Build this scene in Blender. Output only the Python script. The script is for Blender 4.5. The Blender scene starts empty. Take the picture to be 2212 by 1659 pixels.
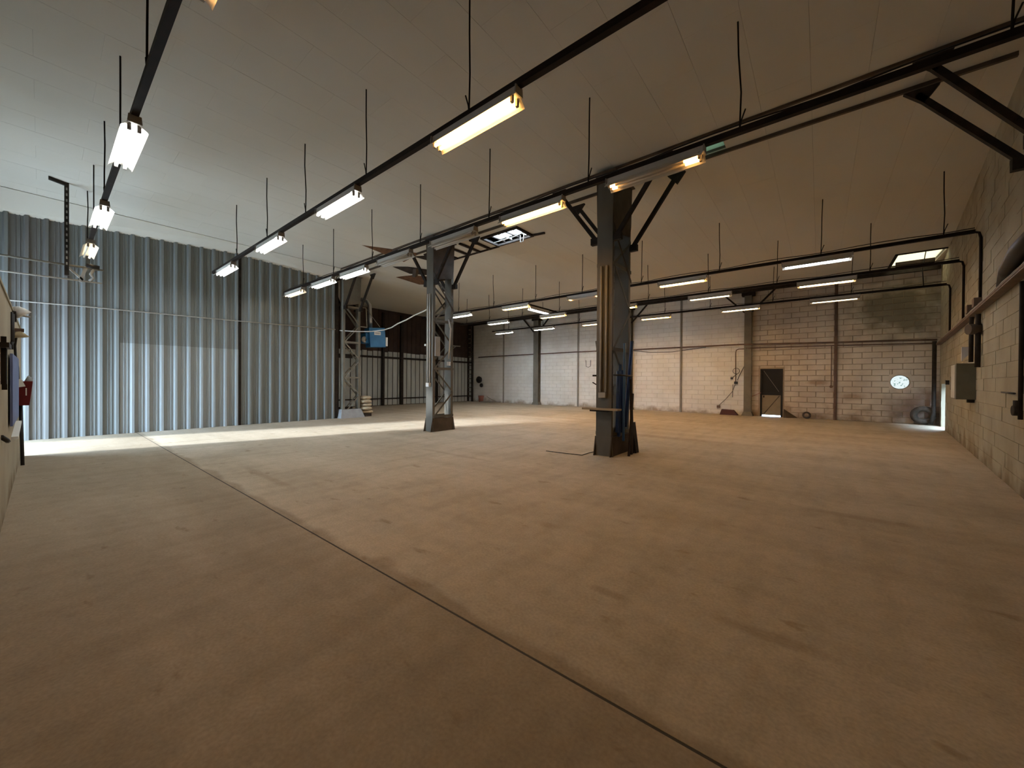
import bpy, math, random
from mathutils import Vector, Matrix
random.seed(7)
scene = bpy.context.scene
COL = scene.collection

# ---------------------------------------------------------------- camera, world, sun, exposure
cam_d = bpy.data.cameras.new('camera')
cam = bpy.data.objects.new('camera', cam_d)
COL.objects.link(cam)
cam_d.sensor_width = 36.0
cam_d.lens = 821.35 / 2212.0 * 36.0
cam_d.clip_start = 0.05
CX, CY, F = 1106.0, 829.5, 821.35
d1 = Vector((90 - CX, CY - 818, -F)).normalized()
d2 = Vector((1770 - CX, CY - 829, -F)).normalized()
ax, ay = -d1, d2
az = ax.cross(ay)
M3 = Matrix((ax, ay, az))
cam.matrix_world = Matrix.Translation((0, 0, 1.3)) @ M3.to_4x4()
scene.camera = cam

world = bpy.data.worlds.new('sky')
scene.world = world
world.use_nodes = True
wn = world.node_tree.nodes
bg = wn['Background']
bg.inputs['Color'].default_value = (0.54, 0.75, 1.0, 1)
bg.inputs['Strength'].default_value = 23.0

sun_d = bpy.data.lights.new('sun', 'SUN')
sun = bpy.data.objects.new('sun', sun_d)
COL.objects.link(sun)
sun_d.energy = 15.0
sun_d.angle = math.radians(5)
sun_d.color = (0.84, 0.92, 1.0)
sun.rotation_euler = Vector((0.285, 1.0, -0.23)).to_track_quat('-Z', 'Y').to_euler()
sun.location = (-14, -12, 8)

scene.view_settings.view_transform = 'Standard'
scene.view_settings.look = 'None'
scene.view_settings.gamma = 1.0
scene.view_settings.use_curve_mapping = False
scene.view_settings.exposure = 0.55
scene.cycles.use_denoising = True
scene.cycles.max_bounces = 6
scene.cycles.diffuse_bounces = 4
scene.cycles.sample_clamp_indirect = 8.0

# ---------------------------------------------------------------- materials
def new_mat(name):
    m = bpy.data.materials.new(name)
    m.use_nodes = True
    nt = m.node_tree
    return m, nt, nt.nodes['Principled BSDF']

def mat(name, c1, c2=None, scale=6.0, rough=0.8, metal=0.0, detail=5.0, stretch=(1, 1, 1), bump=0.0, lo=0.35, hi=0.7, spec=0.3):
    m, nt, b = new_mat(name)
    b.inputs['Roughness'].default_value = rough
    b.inputs['Metallic'].default_value = metal
    b.inputs['Specular IOR Level'].default_value = spec
    b.inputs['Base Color'].default_value = (*c1, 1)
    if c2:
        g = nt.nodes.new('ShaderNodeNewGeometry')
        mp = nt.nodes.new('ShaderNodeMapping')
        mp.inputs['Scale'].default_value = stretch
        n = nt.nodes.new('ShaderNodeTexNoise')
        n.inputs['Scale'].default_value = scale
        n.inputs['Detail'].default_value = detail
        r = nt.nodes.new('ShaderNodeValToRGB')
        r.color_ramp.elements[0].position = lo
        r.color_ramp.elements[1].position = hi
        r.color_ramp.elements[0].color = (*c1, 1)
        r.color_ramp.elements[1].color = (*c2, 1)
        nt.links.new(g.outputs['Position'], mp.inputs['Vector'])
        nt.links.new(mp.outputs['Vector'], n.inputs['Vector'])
        nt.links.new(n.outputs['Fac'], r.inputs['Fac'])
        nt.links.new(r.outputs['Color'], b.inputs['Base Color'])
        if bump:
            bp = nt.nodes.new('ShaderNodeBump')
            bp.inputs['Strength'].default_value = bump
            bp.inputs['Distance'].default_value = 0.02
            nt.links.new(n.outputs['Fac'], bp.inputs['Height'])
            nt.links.new(bp.outputs['Normal'], b.inputs['Normal'])
    return m

def emit(name, col, strength):
    m, nt, b = new_mat(name)
    b.inputs['Base Color'].default_value = (0.8, 0.8, 0.8, 1)
    b.inputs['Emission Color'].default_value = (*col, 1)
    b.inputs['Emission Strength'].default_value = strength
    return m

def concrete(name, edge=None):
    """dusty slab: broad tone changes, sweeping streaks, small dark stains, worn dark strip along the joint"""
    m, nt, b = new_mat(name)
    N, L = nt.nodes, nt.links
    g = N.new('ShaderNodeNewGeometry')
    def noise(sc, det, st, rot=0.0):
        mp = N.new('ShaderNodeMapping'); mp.inputs['Scale'].default_value = st
        mp.inputs['Rotation'].default_value = (0, 0, rot)
        n = N.new('ShaderNodeTexNoise'); n.inputs['Scale'].default_value = sc; n.inputs['Detail'].default_value = det
        L.new(g.outputs['Position'], mp.inputs['Vector']); L.new(mp.outputs['Vector'], n.inputs['Vector'])
        return n.outputs['Fac']
    def ramp(f, a, bb, ca, cb):
        r = N.new('ShaderNodeValToRGB')
        r.color_ramp.elements[0].position = a; r.color_ramp.elements[1].position = bb
        r.color_ramp.elements[0].color = (*ca, 1); r.color_ramp.elements[1].color = (*cb, 1)
        L.new(f, r.inputs['Fac']); return r.outputs['Color']
    def mul(a, c, fac=1.0):
        x = N.new('ShaderNodeMix'); x.data_type = 'RGBA'; x.blend_type = 'MULTIPLY'
        x.inputs['Factor'].default_value = fac
        L.new(a, x.inputs[6]); L.new(c, x.inputs[7]); return x.outputs[2]
    base = ramp(noise(0.5, 6, (1, 1, 1)), 0.3, 0.7, (0.475, 0.395, 0.295), (0.535, 0.455, 0.35))
    streak = ramp(noise(1.1, 8, (0.35, 1.6, 1), 0.5), 0.42, 0.62, (0.88, 0.87, 0.85), (1, 1, 1))
    streak2 = ramp(noise(2.2, 8, (1.8, 0.4, 1), 0.2), 0.34, 0.52, (0.89, 0.88, 0.86), (1, 1, 1))
    spots = ramp(noise(3.4, 6, (1, 2.2, 1), 0.4), 0.27, 0.36, (0.74, 0.70, 0.64), (1, 1, 1))
    fine = ramp(noise(60, 4, (1, 1, 1)), 0.3, 0.7, (0.86, 0.86, 0.86), (1.08, 1.08, 1.08))
    grit = ramp(noise(9, 8, (1, 1, 1)), 0.35, 0.65, (0.93, 0.93, 0.92), (1.04, 1.04, 1.04))
    c = mul(mul(mul(mul(mul(base, streak), streak2), spots), fine), grit)
    # brown worn area beside the joint
    sx = N.new('ShaderNodeSeparateXYZ'); L.new(g.outputs['Position'], sx.inputs[0])
    wob = N.new('ShaderNodeMath'); wob.operation = 'MULTIPLY_ADD'
    L.new(noise(1.3, 5, (1, 1, 1)), wob.inputs[0]); wob.inputs[1].default_value = -0.35
    L.new(sx.outputs['Y'], wob.inputs[2])
    mr = N.new('ShaderNodeMapRange'); mr.inputs['From Min'].default_value = 1.31; mr.inputs['From Max'].default_value = 1.37
    L.new(wob.outputs[0], mr.inputs['Value'])
    worn = ramp(mr.outputs['Result'], 0.0, 1.0, (0.74, 0.70, 0.65), (1, 1, 1))
    c = mul(c, worn)
    L.new(c, b.inputs['Base Color'])
    b.inputs['Roughness'].default_value = 0.72
    b.inputs['Specular IOR Level'].default_value = 0.25
    bp = N.new('ShaderNodeBump'); bp.inputs['Strength'].default_value = 0.15; bp.inputs['Distance'].default_value = 0.01
    L.new(noise(25, 6, (1, 1, 1)), bp.inputs['Height']); L.new(bp.outputs['Normal'], b.inputs['Normal'])
    return m

def painted_wall(name, hi, lo, dirt_h=0.5, scale=1.4):
    """old whitewash: blotches, scuffs, grime that climbs from the floor"""
    m, nt, b = new_mat(name)
    N, L = nt.nodes, nt.links
    g = N.new('ShaderNodeNewGeometry')
    n1 = N.new('ShaderNodeTexNoise'); n1.inputs['Scale'].default_value = scale; n1.inputs['Detail'].default_value = 7
    L.new(g.outputs['Position'], n1.inputs['Vector'])
    r = N.new('ShaderNodeValToRGB')
    r.color_ramp.elements[0].position = 0.36; r.color_ramp.elements[1].position = 0.62
    r.color_ramp.elements[0].color = (*lo, 1); r.color_ramp.elements[1].color = (*hi, 1)
    L.new(n1.outputs['Fac'], r.inputs['Fac'])
    n2 = N.new('ShaderNodeTexNoise'); n2.inputs['Scale'].default_value = 2.6; n2.inputs['Detail'].default_value = 8
    L.new(g.outputs['Position'], n2.inputs['Vector'])
    sx = N.new('ShaderNodeSeparateXYZ'); L.new(g.outputs['Position'], sx.inputs[0])
    mr = N.new('ShaderNodeMapRange')
    mr.inputs['From Min'].default_value = 0.0; mr.inputs['From Max'].default_value = dirt_h
    mr.inputs['To Min'].default_value = 0.30; mr.inputs['To Max'].default_value = -0.12
    L.new(sx.outputs['Z'], mr.inputs['Value'])
    ad = N.new('ShaderNodeMath'); ad.operation = 'ADD'
    L.new(n2.outputs['Fac'], ad.inputs[0]); L.new(mr.outputs['Result'], ad.inputs[1])
    r2 = N.new('ShaderNodeValToRGB')
    r2.color_ramp.elements[0].position = 0.55; r2.color_ramp.elements[1].position = 0.85
    r2.color_ramp.elements[0].color = (1, 1, 1, 1); r2.color_ramp.elements[1].color = (0.52, 0.44, 0.36, 1)
    L.new(ad.outputs[0], r2.inputs['Fac'])
    x = N.new('ShaderNodeMix'); x.data_type = 'RGBA'; x.blend_type = 'MULTIPLY'; x.inputs['Factor'].default_value = 1
    L.new(r.outputs['Color'], x.inputs[6]); L.new(r2.outputs['Color'], x.inputs[7])
    L.new(x.outputs[2], b.inputs['Base Color'])
    b.inputs['Roughness'].default_value = 0.85
    b.inputs['Specular IOR Level'].default_value = 0.2
    bp = N.new('ShaderNodeBump'); bp.inputs['Strength'].default_value = 0.3; bp.inputs['Distance'].default_value = 0.01
    n3 = N.new('ShaderNodeTexNoise'); n3.inputs['Scale'].default_value = 30; n3.inputs['Detail'].default_value = 4
    L.new(g.outputs['Position'], n3.inputs['Vector'])
    L.new(n3.outputs['Fac'], bp.inputs['Height']); L.new(bp.outputs['Normal'], b.inputs['Normal'])
    return m

M = {}
M['floor'] = concrete('dusty_concrete')
M['floor_base'] = mat('joint_dirt', (0.06, 0.05, 0.04))
M['dark_ground'] = mat('side_yard_darkened', (0.035, 0.038, 0.043), (0.045, 0.048, 0.052), 2)  # ground colour darkened to dim what shows through the low opening
M['added_yard_wall'] = mat('added_yard_wall', (0.04, 0.042, 0.045), (0.055, 0.056, 0.058), 2)  # kept dark to tame the strip seen through the low opening
M['ground'] = mat('yard_ground', (0.50, 0.50, 0.50), (0.58, 0.57, 0.55), 0.6)
M['ceil'] = mat('ceiling_board', (0.60, 0.565, 0.48), (0.64, 0.605, 0.525), 0.7, 0.9, stretch=(1, 0.5, 1), spec=0.1)
M['ceil_b'] = mat('ceiling_board_pale', (0.62, 0.60, 0.55), (0.67, 0.65, 0.60), 0.8, 0.9, stretch=(0.6, 1, 1), spec=0.1)
M['ceil_back'] = mat('ceiling_void', (0.12, 0.11, 0.09))
M['block'] = painted_wall('whitewashed_block', (0.64, 0.56, 0.45), (0.50, 0.42, 0.33), 0.7)
def dark_patch(m, centre, radius, col, amount):
    # multiplies a darker patch with a ragged outline into the colour, fixed in place
    nt = m.node_tree; N, L = nt.nodes, nt.links
    b = N['Principled BSDF']; src = b.inputs['Base Color'].links[0].from_socket
    g = N.new('ShaderNodeNewGeometry'); sub = N.new('ShaderNodeVectorMath'); sub.operation = 'SUBTRACT'
    sub.inputs[1].default_value = centre; L.new(g.outputs['Position'], sub.inputs[0])
    dv = N.new('ShaderNodeVectorMath'); dv.operation = 'DIVIDE'; dv.inputs[1].default_value = radius
    L.new(sub.outputs[0], dv.inputs[0])
    ln = N.new('ShaderNodeVectorMath'); ln.operation = 'LENGTH'; L.new(dv.outputs[0], ln.inputs[0])
    n = N.new('ShaderNodeTexNoise'); n.inputs['Scale'].default_value = 2.2; n.inputs['Detail'].default_value = 6
    L.new(g.outputs['Position'], n.inputs['Vector'])
    ad = N.new('ShaderNodeMath'); ad.operation = 'MULTIPLY_ADD'; ad.inputs[1].default_value = 1.3
    L.new(n.outputs['Fac'], ad.inputs[0]); L.new(ln.outputs['Value'], ad.inputs[2])
    mr = N.new('ShaderNodeMapRange'); mr.inputs['From Min'].default_value = 1.1; mr.inputs['From Max'].default_value = 1.75
    mr.inputs['To Min'].default_value = amount; mr.inputs['To Max'].default_value = 0.0
    L.new(ad.outputs[0], mr.inputs['Value'])
    x = N.new('ShaderNodeMix'); x.data_type = 'RGBA'; x.blend_type = 'MULTIPLY'
    L.new(mr.outputs['Result'], x.inputs['Factor']); L.new(src, x.inputs[6]); x.inputs[7].default_value = (*col, 1)
    L.new(x.outputs[2], b.inputs['Base Color'])
dark_patch(M['block'], (2.1, 18, 3.75), (1.5, 1, 1.0), (0.30, 0.29, 0.24), 0.95)  # darker patch high at the right end of the block wall
dark_patch(M['block'], (2.6, 18, 0.5), (0.9, 1, 0.75), (0.42, 0.33, 0.32), 0.9)
dark_patch(M['block'], (-0.1, 18, 1.35), (0.35, 1, 0.12), (0.55, 0.42, 0.32), 0.8)
dark_patch(M['block'], (0.95, 18, 0.85), (0.4, 1, 0.14), (0.55, 0.45, 0.36), 0.8)
for c_, r_, a_ in (((-1.9, 2.9, 0), (0.16, 0.08, 1), 0.45), ((-1.0, 2.2, 0), (0.16, 0.05, 1), 0.45), ((-0.2, 2.35, 0), (0.28, 0.06, 1), 0.5), ((-2.4, 1.55, 0), (0.14, 0.07, 1), 0.5), ((-5.0, 4.6, 0), (1.2, 0.07, 1), 0.4), ((0.3, 5.0, 0), (0.5, 0.1, 1), 0.4), ((-5.8, 1.9, 0), (1.0, 0.07, 1), 0.4), ((-3.6, 9.3, 0), (2.6, 0.2, 1), 0.35), ((0.4, 12.5, 0), (1.6, 0.3, 1), 0.35), ((-8.5, 11.8, 0), (2.6, 0.3, 1), 0.3)):
    dark_patch(M['floor'], c_, r_, (0.62, 0.55, 0.47), a_)  # ragged stains on the floor
M['block_pale'] = painted_wall('whitewashed_block_pale', (0.82, 0.80, 0.75), (0.74, 0.71, 0.65), 0.35)
M['mortar'] = mat('dark_mortar', (0.33, 0.26, 0.18), (0.39, 0.31, 0.22), 3)
M['mortar_pale'] = mat('painted_mortar', (0.60, 0.57, 0.51), (0.66, 0.63, 0.57), 3)
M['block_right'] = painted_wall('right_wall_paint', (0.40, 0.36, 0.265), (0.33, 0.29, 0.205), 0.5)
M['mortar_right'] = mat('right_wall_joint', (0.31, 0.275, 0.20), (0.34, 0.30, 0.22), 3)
M['plaster'] = painted_wall('partition_paint', (0.37, 0.33, 0.245), (0.32, 0.28, 0.205), 0.3)
M['rear'] = mat('rear_wall', (0.16, 0.14, 0.12), (0.20, 0.18, 0.15), 1.0)  # unseen wall kept dark to cut light bounced onto the foreground
M['steel_dark'] = mat('dark_steel', (0.018, 0.013, 0.010), (0.035, 0.026, 0.019), 9, 0.65, spec=0.2)
M['column'] = mat('column_paint', (0.105, 0.093, 0.072), (0.155, 0.14, 0.112), 2.5, 0.6, stretch=(1, 1, 0.4))
M['column_plate'] = mat('column_rusty', (0.065, 0.045, 0.03), (0.11, 0.08, 0.055), 4, 0.7)
M['column_far'] = mat('column_far_paint', (0.15, 0.135, 0.105), (0.20, 0.18, 0.14), 3, 0.7)
M['corr'] = mat('galvanised', (0.21, 0.216, 0.205), (0.23, 0.238, 0.225), 1.5, 0.45, 0.25, stretch=(1, 1, 0.25))
M['corr_old'] = mat('galvanised_old', (0.188, 0.183, 0.17), (0.208, 0.203, 0.19), 1.5, 0.48, 0.25, stretch=(1, 1, 0.25))
M['corr_pale'] = mat('galvanised_pale', (0.31, 0.32, 0.31), (0.34, 0.355, 0.345), 1.5, 0.45, 0.25, stretch=(1, 1, 0.25))
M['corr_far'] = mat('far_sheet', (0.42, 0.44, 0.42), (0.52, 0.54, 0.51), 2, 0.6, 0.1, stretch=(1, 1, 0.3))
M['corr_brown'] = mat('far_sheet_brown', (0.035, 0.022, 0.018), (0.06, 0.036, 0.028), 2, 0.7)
M['rail'] = mat('rail_steel', (0.012, 0.008, 0.006), (0.022, 0.013, 0.009), 8, 0.6, spec=0.15)
M['rod'] = mat('rod_steel', (0.018, 0.014, 0.011), spec=0.1)
M['reflector'] = mat('white_enamel', (0.50, 0.46, 0.39), (0.56, 0.52, 0.45), 5, 0.5)
M['holder'] = mat('lamp_holder', (0.32, 0.29, 0.25))
M['tube_off'] = mat('unlit_tube', (0.62, 0.56, 0.46), rough=0.3)
M['tube_white'] = emit('tube_white', (0.86, 0.94, 1.0), 68)
M['tube_white_near'] = emit('tube_white_near', (0.86, 0.94, 1.0), 34)
M['tube_warm_near'] = emit('tube_warm_near', (1.0, 0.52, 0.14), 36)
M['tube_cool'] = emit('tube_cool', (0.72, 0.83, 1.0), 44)
M['tube_warm'] = emit('tube_warm', (1.0, 0.56, 0.18), 62)
M['tube_pink'] = emit('tube_pink', (1.0, 0.62, 0.30), 56)
M['tube_dim'] = emit('tube_dim', (1.0, 0.80, 0.52), 7)
M['tube_amber'] = emit('tube_amber', (1.0, 0.55, 0.20), 9)
M['tube_end'] = emit('tube_glow_end', (1.0, 0.50, 0.15), 9)
M['conduit'] = mat('grey_conduit', (0.30, 0.275, 0.235), (0.36, 0.33, 0.28), 6, 0.6)
M['conduit_rust'] = mat('brown_conduit', (0.13, 0.08, 0.055), (0.19, 0.12, 0.085), 6, 0.6)
M['cable'] = mat('black_cable', (0.02, 0.017, 0.015), rough=0.5)
M['cable_pale'] = mat('pale_cable', (0.55, 0.52, 0.46), rough=0.6)
M['blue_pipe'] = mat('blue_plastic', (0.02, 0.05, 0.17), (0.035, 0.085, 0.26), 5, 0.45)
M['blue_pale'] = mat('pale_blue_plastic', (0.07, 0.17, 0.40), rough=0.45)
M['blue_heater'] = mat('blue_enamel', (0.03, 0.16, 0.36), (0.04, 0.20, 0.42), 4, 0.5)
M['white'] = mat('white_plastic', (0.75, 0.74, 0.70), rough=0.5)
M['label_ink'] = mat('label_ink', (0.22, 0.24, 0.27))
M['silver'] = mat('flue_aluminium', (0.55, 0.55, 0.55), rough=0.3, metal=0.8)
M['sack'] = mat('sack_cloth', (0.42, 0.34, 0.23), (0.52, 0.43, 0.30), 14, 0.9)
M['concrete_plinth'] = mat('plinth_concrete', (0.30, 0.30, 0.30), (0.36, 0.36, 0.355), 6, 0.85)
M['wood'] = mat('weathered_plank', (0.28, 0.21, 0.14), (0.36, 0.28, 0.19), 5, 0.8, stretch=(0.3, 3, 3))
M['dark_board'] = mat('dark_board', (0.022, 0.016, 0.013), (0.045, 0.032, 0.024), 5, 0.8)
M['door_dark'] = mat('door_dark', (0.012, 0.010, 0.008), rough=0.6)
M['door_low'] = mat('door_sheet', (0.24, 0.19, 0.12), (0.30, 0.24, 0.155), 3, 0.7)
M['red'] = mat('dark_red_plastic', (0.10, 0.006, 0.008), (0.14, 0.009, 0.010), 6, 0.5)
M['film'] = mat('grey_film', (0.25, 0.25, 0.24), rough=0.4)
M['blue_board'] = mat('blue_board', (0.11, 0.15, 0.30), (0.15, 0.19, 0.36), 5, 0.6)
M['cabinet'] = mat('cabinet_enamel', (0.145, 0.135, 0.09), (0.175, 0.16, 0.11), 5, 0.55)
M['cabinet_pale'] = mat('cabinet_front', (0.60, 0.58, 0.50), rough=0.5)
M['beige'] = mat('beige_shade', (0.40, 0.33, 0.20), rough=0.6)
M['rust_flap'] = mat('sagging_board_brown', (0.10, 0.045, 0.02), (0.17, 0.085, 0.04), 8, 0.9)
M['dark_flap'] = mat('torn_board_dark', (0.025, 0.018, 0.013), (0.05, 0.032, 0.022), 8, 0.9)
M['red_clay'] = mat('red_bucket_plastic', (0.30, 0.12, 0.09), rough=0.7)
M['purple_box'] = mat('dull_purple', (0.085, 0.035, 0.035), rough=0.8)
M['tyre'] = mat('rubber', (0.055, 0.045, 0.035), (0.09, 0.07, 0.055), 12, 0.9)
def pane_mat(name, col):
    m, nt, b = new_mat(name)
    nt.nodes.remove(b)
    t = nt.nodes.new('ShaderNodeBsdfTranslucent'); t.inputs['Color'].default_value = (*col, 1)
    nt.links.new(t.outputs[0], nt.nodes['Material Output'].inputs['Surface'])
    return m
M['pane'] = pane_mat('rooflight_sheet', (0.29, 0.235, 0.16))
M['pane_dim'] = pane_mat('rooflight_sheet_mossy', (0.085, 0.095, 0.066))
def leaf_glass():
    m, nt, b = new_mat('round_pane_glass')
    N, L = nt.nodes, nt.links
    N.remove(b)
    g = N.new('ShaderNodeNewGeometry'); n = N.new('ShaderNodeTexNoise')
    n.inputs['Scale'].default_value = 17; n.inputs['Detail'].default_value = 3
    L.new(g.outputs['Position'], n.inputs['Vector'])
    r = N.new('ShaderNodeValToRGB'); r.color_ramp.elements[0].position = 0.36; r.color_ramp.elements[1].position = 0.44
    r.color_ramp.elements[0].color = (0.008, 0.012, 0.008, 1); r.color_ramp.elements[1].color = (0.045, 0.037, 0.028, 1)
    L.new(n.outputs['Fac'], r.inputs['Fac'])
    t = N.new('ShaderNodeBsdfTransparent'); L.new(r.outputs['Color'], t.inputs['Color'])
    L.new(t.outputs[0], N['Material Output'].inputs['Surface'])
    return m
M['leaf_glass'] = leaf_glass()

# ---------------------------------------------------------------- geometry helpers
class G:
    def __init__(s): s.v, s.f, s.smooth = [], [], False
    def add(s, vs, fs):
        o = len(s.v); s.v += [tuple(p) for p in vs]; s.f += [tuple(i + o for i in f) for f in fs]; return s
    def hexa(s, p):
        return s.add(p, [(0, 3, 2, 1), (4, 5, 6, 7), (0, 1, 5, 4), (1, 2, 6, 5), (2, 3, 7, 6), (3, 0, 4, 7)])
    def box(s, x0, x1, y0, y1, z0, z1):
        return s.hexa([(x0, y0, z0), (x1, y0, z0), (x1, y1, z0), (x0, y1, z0), (x0, y0, z1), (x1, y0, z1), (x1, y1, z1), (x0, y1, z1)])
    def bar(s, p, q, w, h, up=(0, 0, 1)):
        p, q = Vector(p), Vector(q); d = (q - p).normalized(); u = Vector(up)
        if abs(d.dot(u)) > 0.98: u = Vector((0, 1, 0))
        a = d.cross(u).normalized(); b = a.cross(d).normalized()
        a *= w / 2; b *= h / 2
        return s.hexa([p - a - b, p + a - b, p + a + b, p - a + b, q - a - b, q + a - b, q + a + b, q - a + b])
    def tube(s, pts, r, n=8, caps=True):
        pts = [Vector(p) for p in pts]; rs = r if isinstance(r, (list, tuple)) else [r] * len(pts)
        s.smooth = True; rings = []
        d0 = (pts[1] - pts[0]).normalized()
        u = Vector((0, 0, 1)) if abs(d0.z) < 0.9 else Vector((1, 0, 0))
        a = d0.cross(u).normalized(); o = len(s.v)
        for i, p in enumerate(pts):
            if i == 0: d = d0
            elif i == len(pts) - 1: d = (pts[i] - pts[i - 1]).normalized()
            else: d = ((pts[i + 1] - p).normalized() + (p - pts[i - 1]).normalized()).normalized()
            a = (a - d * a.dot(d)).normalized(); b = d.cross(a)
            for k in range(n):
                t = 2 * math.pi * k / n
                s.v.append(tuple(p + (a * math.cos(t) + b * math.sin(t)) * rs[i]))
        for i in range(len(pts) - 1):
            for k in range(n):
                k2 = (k + 1) % n
                s.f.append((o + i * n + k, o + i * n + k2, o + (i + 1) * n + k2, o + (i + 1) * n + k))
        if caps:
            s.f.append(tuple(o + k for k in reversed(range(n))))
            e = o + (len(pts) - 1) * n
            s.f.append(tuple(e + k for k in range(n)))
        return s
    def prism(s, poly, vec):
        vec = Vector(vec); n = len(poly); o = len(s.v)
        s.v += [tuple(p) for p in poly] + [tuple(Vector(p) + vec) for p in poly]
        s.f.append(tuple(o + i for i in reversed(range(n)))); s.f.append(tuple(o + n + i for i in range(n)))
        for i in range(n):
            j = (i + 1) % n; s.f.append((o + i, o + j, o + n + j, o + n + i))
        return s
    def ring(s, c, R, r, axis='y', n=20, k=8, a0=0.0, a1=2 * math.pi):
        pts = []
        for i in range(n + 1):
            t = a0 + (a1 - a0) * i / n
            if axis == 'y': pts.append((c[0] + R * math.cos(t), c[1], c[2] + R * math.sin(t)))
            elif axis == 'z': pts.append((c[0] + R * math.cos(t), c[1] + R * math.sin(t), c[2]))
            else: pts.append((c[0], c[1] + R * math.cos(t), c[2] + R * math.sin(t)))
        return s.tube(pts, r, k)
    def mesh(s, name, m, base=(0, 0, 0)):
        me = bpy.data.meshes.new(name)
        bx, by, bz = base
        me.from_pydata([(x - bx, y - by, z - bz) for x, y, z in s.v], [], s.f)
        if s.smooth:
            me.polygons.foreach_set('use_smooth', [len(p.vertices) == 4 for p in me.polygons])
        me.materials.append(M[m] if isinstance(m, str) else m)
        me.update()
        return me

BASE = {}
def link(name, data, parent=None, loc=(0, 0, 0)):
    o = bpy.data.objects.new(name, data); COL.objects.link(o)
    if parent: o.parent = parent
    o.location = loc
    return o
def tag(o, label, cat, group=None):
    o['label'] = label; o['category'] = cat
    if group: o['group'] = group
    return o
def thing(name, label, cat, loc, group=None):
    o = link(name, None, None, loc); o.empty_display_size = 0.1
    BASE[o] = tuple(loc); return tag(o, label, cat, group)
def part(parent, name, g, m, label=None, kind=None):
    o = link(name, g.mesh(name, m, BASE[parent]), parent)
    BASE[o] = BASE[parent]
    if label: o['label'] = label
    if kind: o['kind'] = kind
    return o
def single(name, label, cat, loc, g, m, group=None):
    o = link(name, g.mesh(name, m, loc), None, loc); BASE[o] = tuple(loc)
    return tag(o, label, cat, group)
def struct(name, g, m, loc=(0, 0, 0), label=None):
    o = link(name, g.mesh(name, m, loc), None, loc); BASE[o] = tuple(loc)
    o['kind'] = 'structure'
    if label: o['label'] = label
    return o
def sub_rects(rects, hole):
    a0, a1, b0, b1 = hole; out = []
    for (x0, x1, y0, y1) in rects:
        if x1 <= a0 or x0 >= a1 or y1 <= b0 or y0 >= b1: out.append((x0, x1, y0, y1)); continue
        if x0 < a0: out.append((x0, a0, y0, y1))
        if x1 > a1: out.append((a1, x1, y0, y1))
        m0, m1 = max(x0, a0), min(x1, a1)
        if y0 < b0: out.append((m0, m1, y0, b0))
        if y1 > b1: out.append((m0, m1, b1, y1))
    return out

XL, XR, YF, YB, ZC = -18.1, 3.05, -1.7, 18.0, 5.08
def rw(y): return 1.087 + 0.106 * y          # inner face of the slightly skewed right wall

# ---------------------------------------------------------------- ground and floor
struct('ground', G().box(-60, 50, -60, 60, -0.6, -0.28), 'ground', label='pale concrete yard outside the hall')
struct('terrace_front', G().box(-30, 8, -30, YF, -0.29, -0.01), 'ground', label='pale yard slab outside the door behind the partition')
struct('terrace_side', G().box(XR + 0.2, 20, 4, 30, -0.29, -0.01), 'dark_ground', label='side yard ground, darkened to dim the low opening')
struct('terrace_back', G().box(-8, XR + 0.2, YB + 0.2, 30, -0.29, -0.01), 'ground', label='pale yard slab behind the block wall')
struct('added_yard_wall', G().box(5.2, 5.4, 8, 26, -0.01, 3.4), 'added_yard_wall', label='wall added across the side yard to dim the low opening')  # outside wall added to limit daylight through the low opening
fl = struct('floor', G().box(XL - 0.3, XR + 0.2, YF, YB + 0.2, -0.28, -0.02), 'floor_base')
for (x0, x1, y0, y1) in [(XL, -8.13, YF, 1.444), (-8.124, XR + 0.2, YF, 1.444), (XL, -8.13, 1.458, YB), (-8.124, XR + 0.2, 1.458, YB)]:
    part(fl, 'concrete_slab', G().box(x0, x1, y0, y1, -0.02, 0.0), 'floor')
part(fl, 'joint_filler', G().box(XL, XR + 0.2, 1.445, 1.457, -0.02, -0.001), 'floor_base')

# ---------------------------------------------------------------- ceiling
HOLES = [(-2.6, -1.2, 6.5, 6.93), (-6.9, -5.8, 7.3, 7.9), (1.75, 2.72, 15.7, 17.55)]
rects = [(XL - 0.2, XR + 0.2, YF - 0.2, YB + 0.2)]
for h in HOLES: rects = sub_rects(rects, h)
g = G()
for (x0, x1, y0, y1) in rects: g.box(x0, x1, y0, y1, ZC + 0.018, ZC + 0.14)
ce = struct('ceiling', g, 'ceil_back')
panels = []
nx = 0
x = XL
row = 0
while x < XR:
    y = YF - 0.36 + (0.5 if row % 2 else 0.0)
    while y < YB:
        x0, x1, y0, y1 = x, min(x + 0.545, XR), max(y, YF), min(y + 1.0, YB)
        y += 1.0
        if y1 - y0 < 0.05 or x1 - x0 < 0.05: continue
        gx, gy = 0.0012, 0.0006
        rs = [(x0 + gx, x1 - gx, y0 + gy, y1 - gy)]
        for h in HOLES: rs = sub_rects(rs, h)
        if rs: panels.append((rs, (x0 + x1) / 2, (y0 + y1) / 2))
    x += 0.545; row += 1
def ahead(px, py):
    f = Vector((-0.629, 0.777)); v = Vector((px, py)); d = v.dot(f)
    side = abs(v.dot(Vector((0.777, 0.629))))
    return d > 1.6 and side < d * 1.45 and d * 0.99 > 3.7
seen = sorted([p for p in panels if ahead(p[1], p[2])], key=lambda p: math.hypot(p[1], p[2]))
near, rest = seen[:300], seen[300:] + [p for p in panels if not ahead(p[1], p[2])]
def panel_g(rs, g=None):
    g = g or G(); dz = random.uniform(-0.0006, 0.0006)
    for (x0, x1, y0, y1) in rs: g.box(x0, x1, y0, y1, ZC + dz, ZC + 0.0175)
    return g
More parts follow.
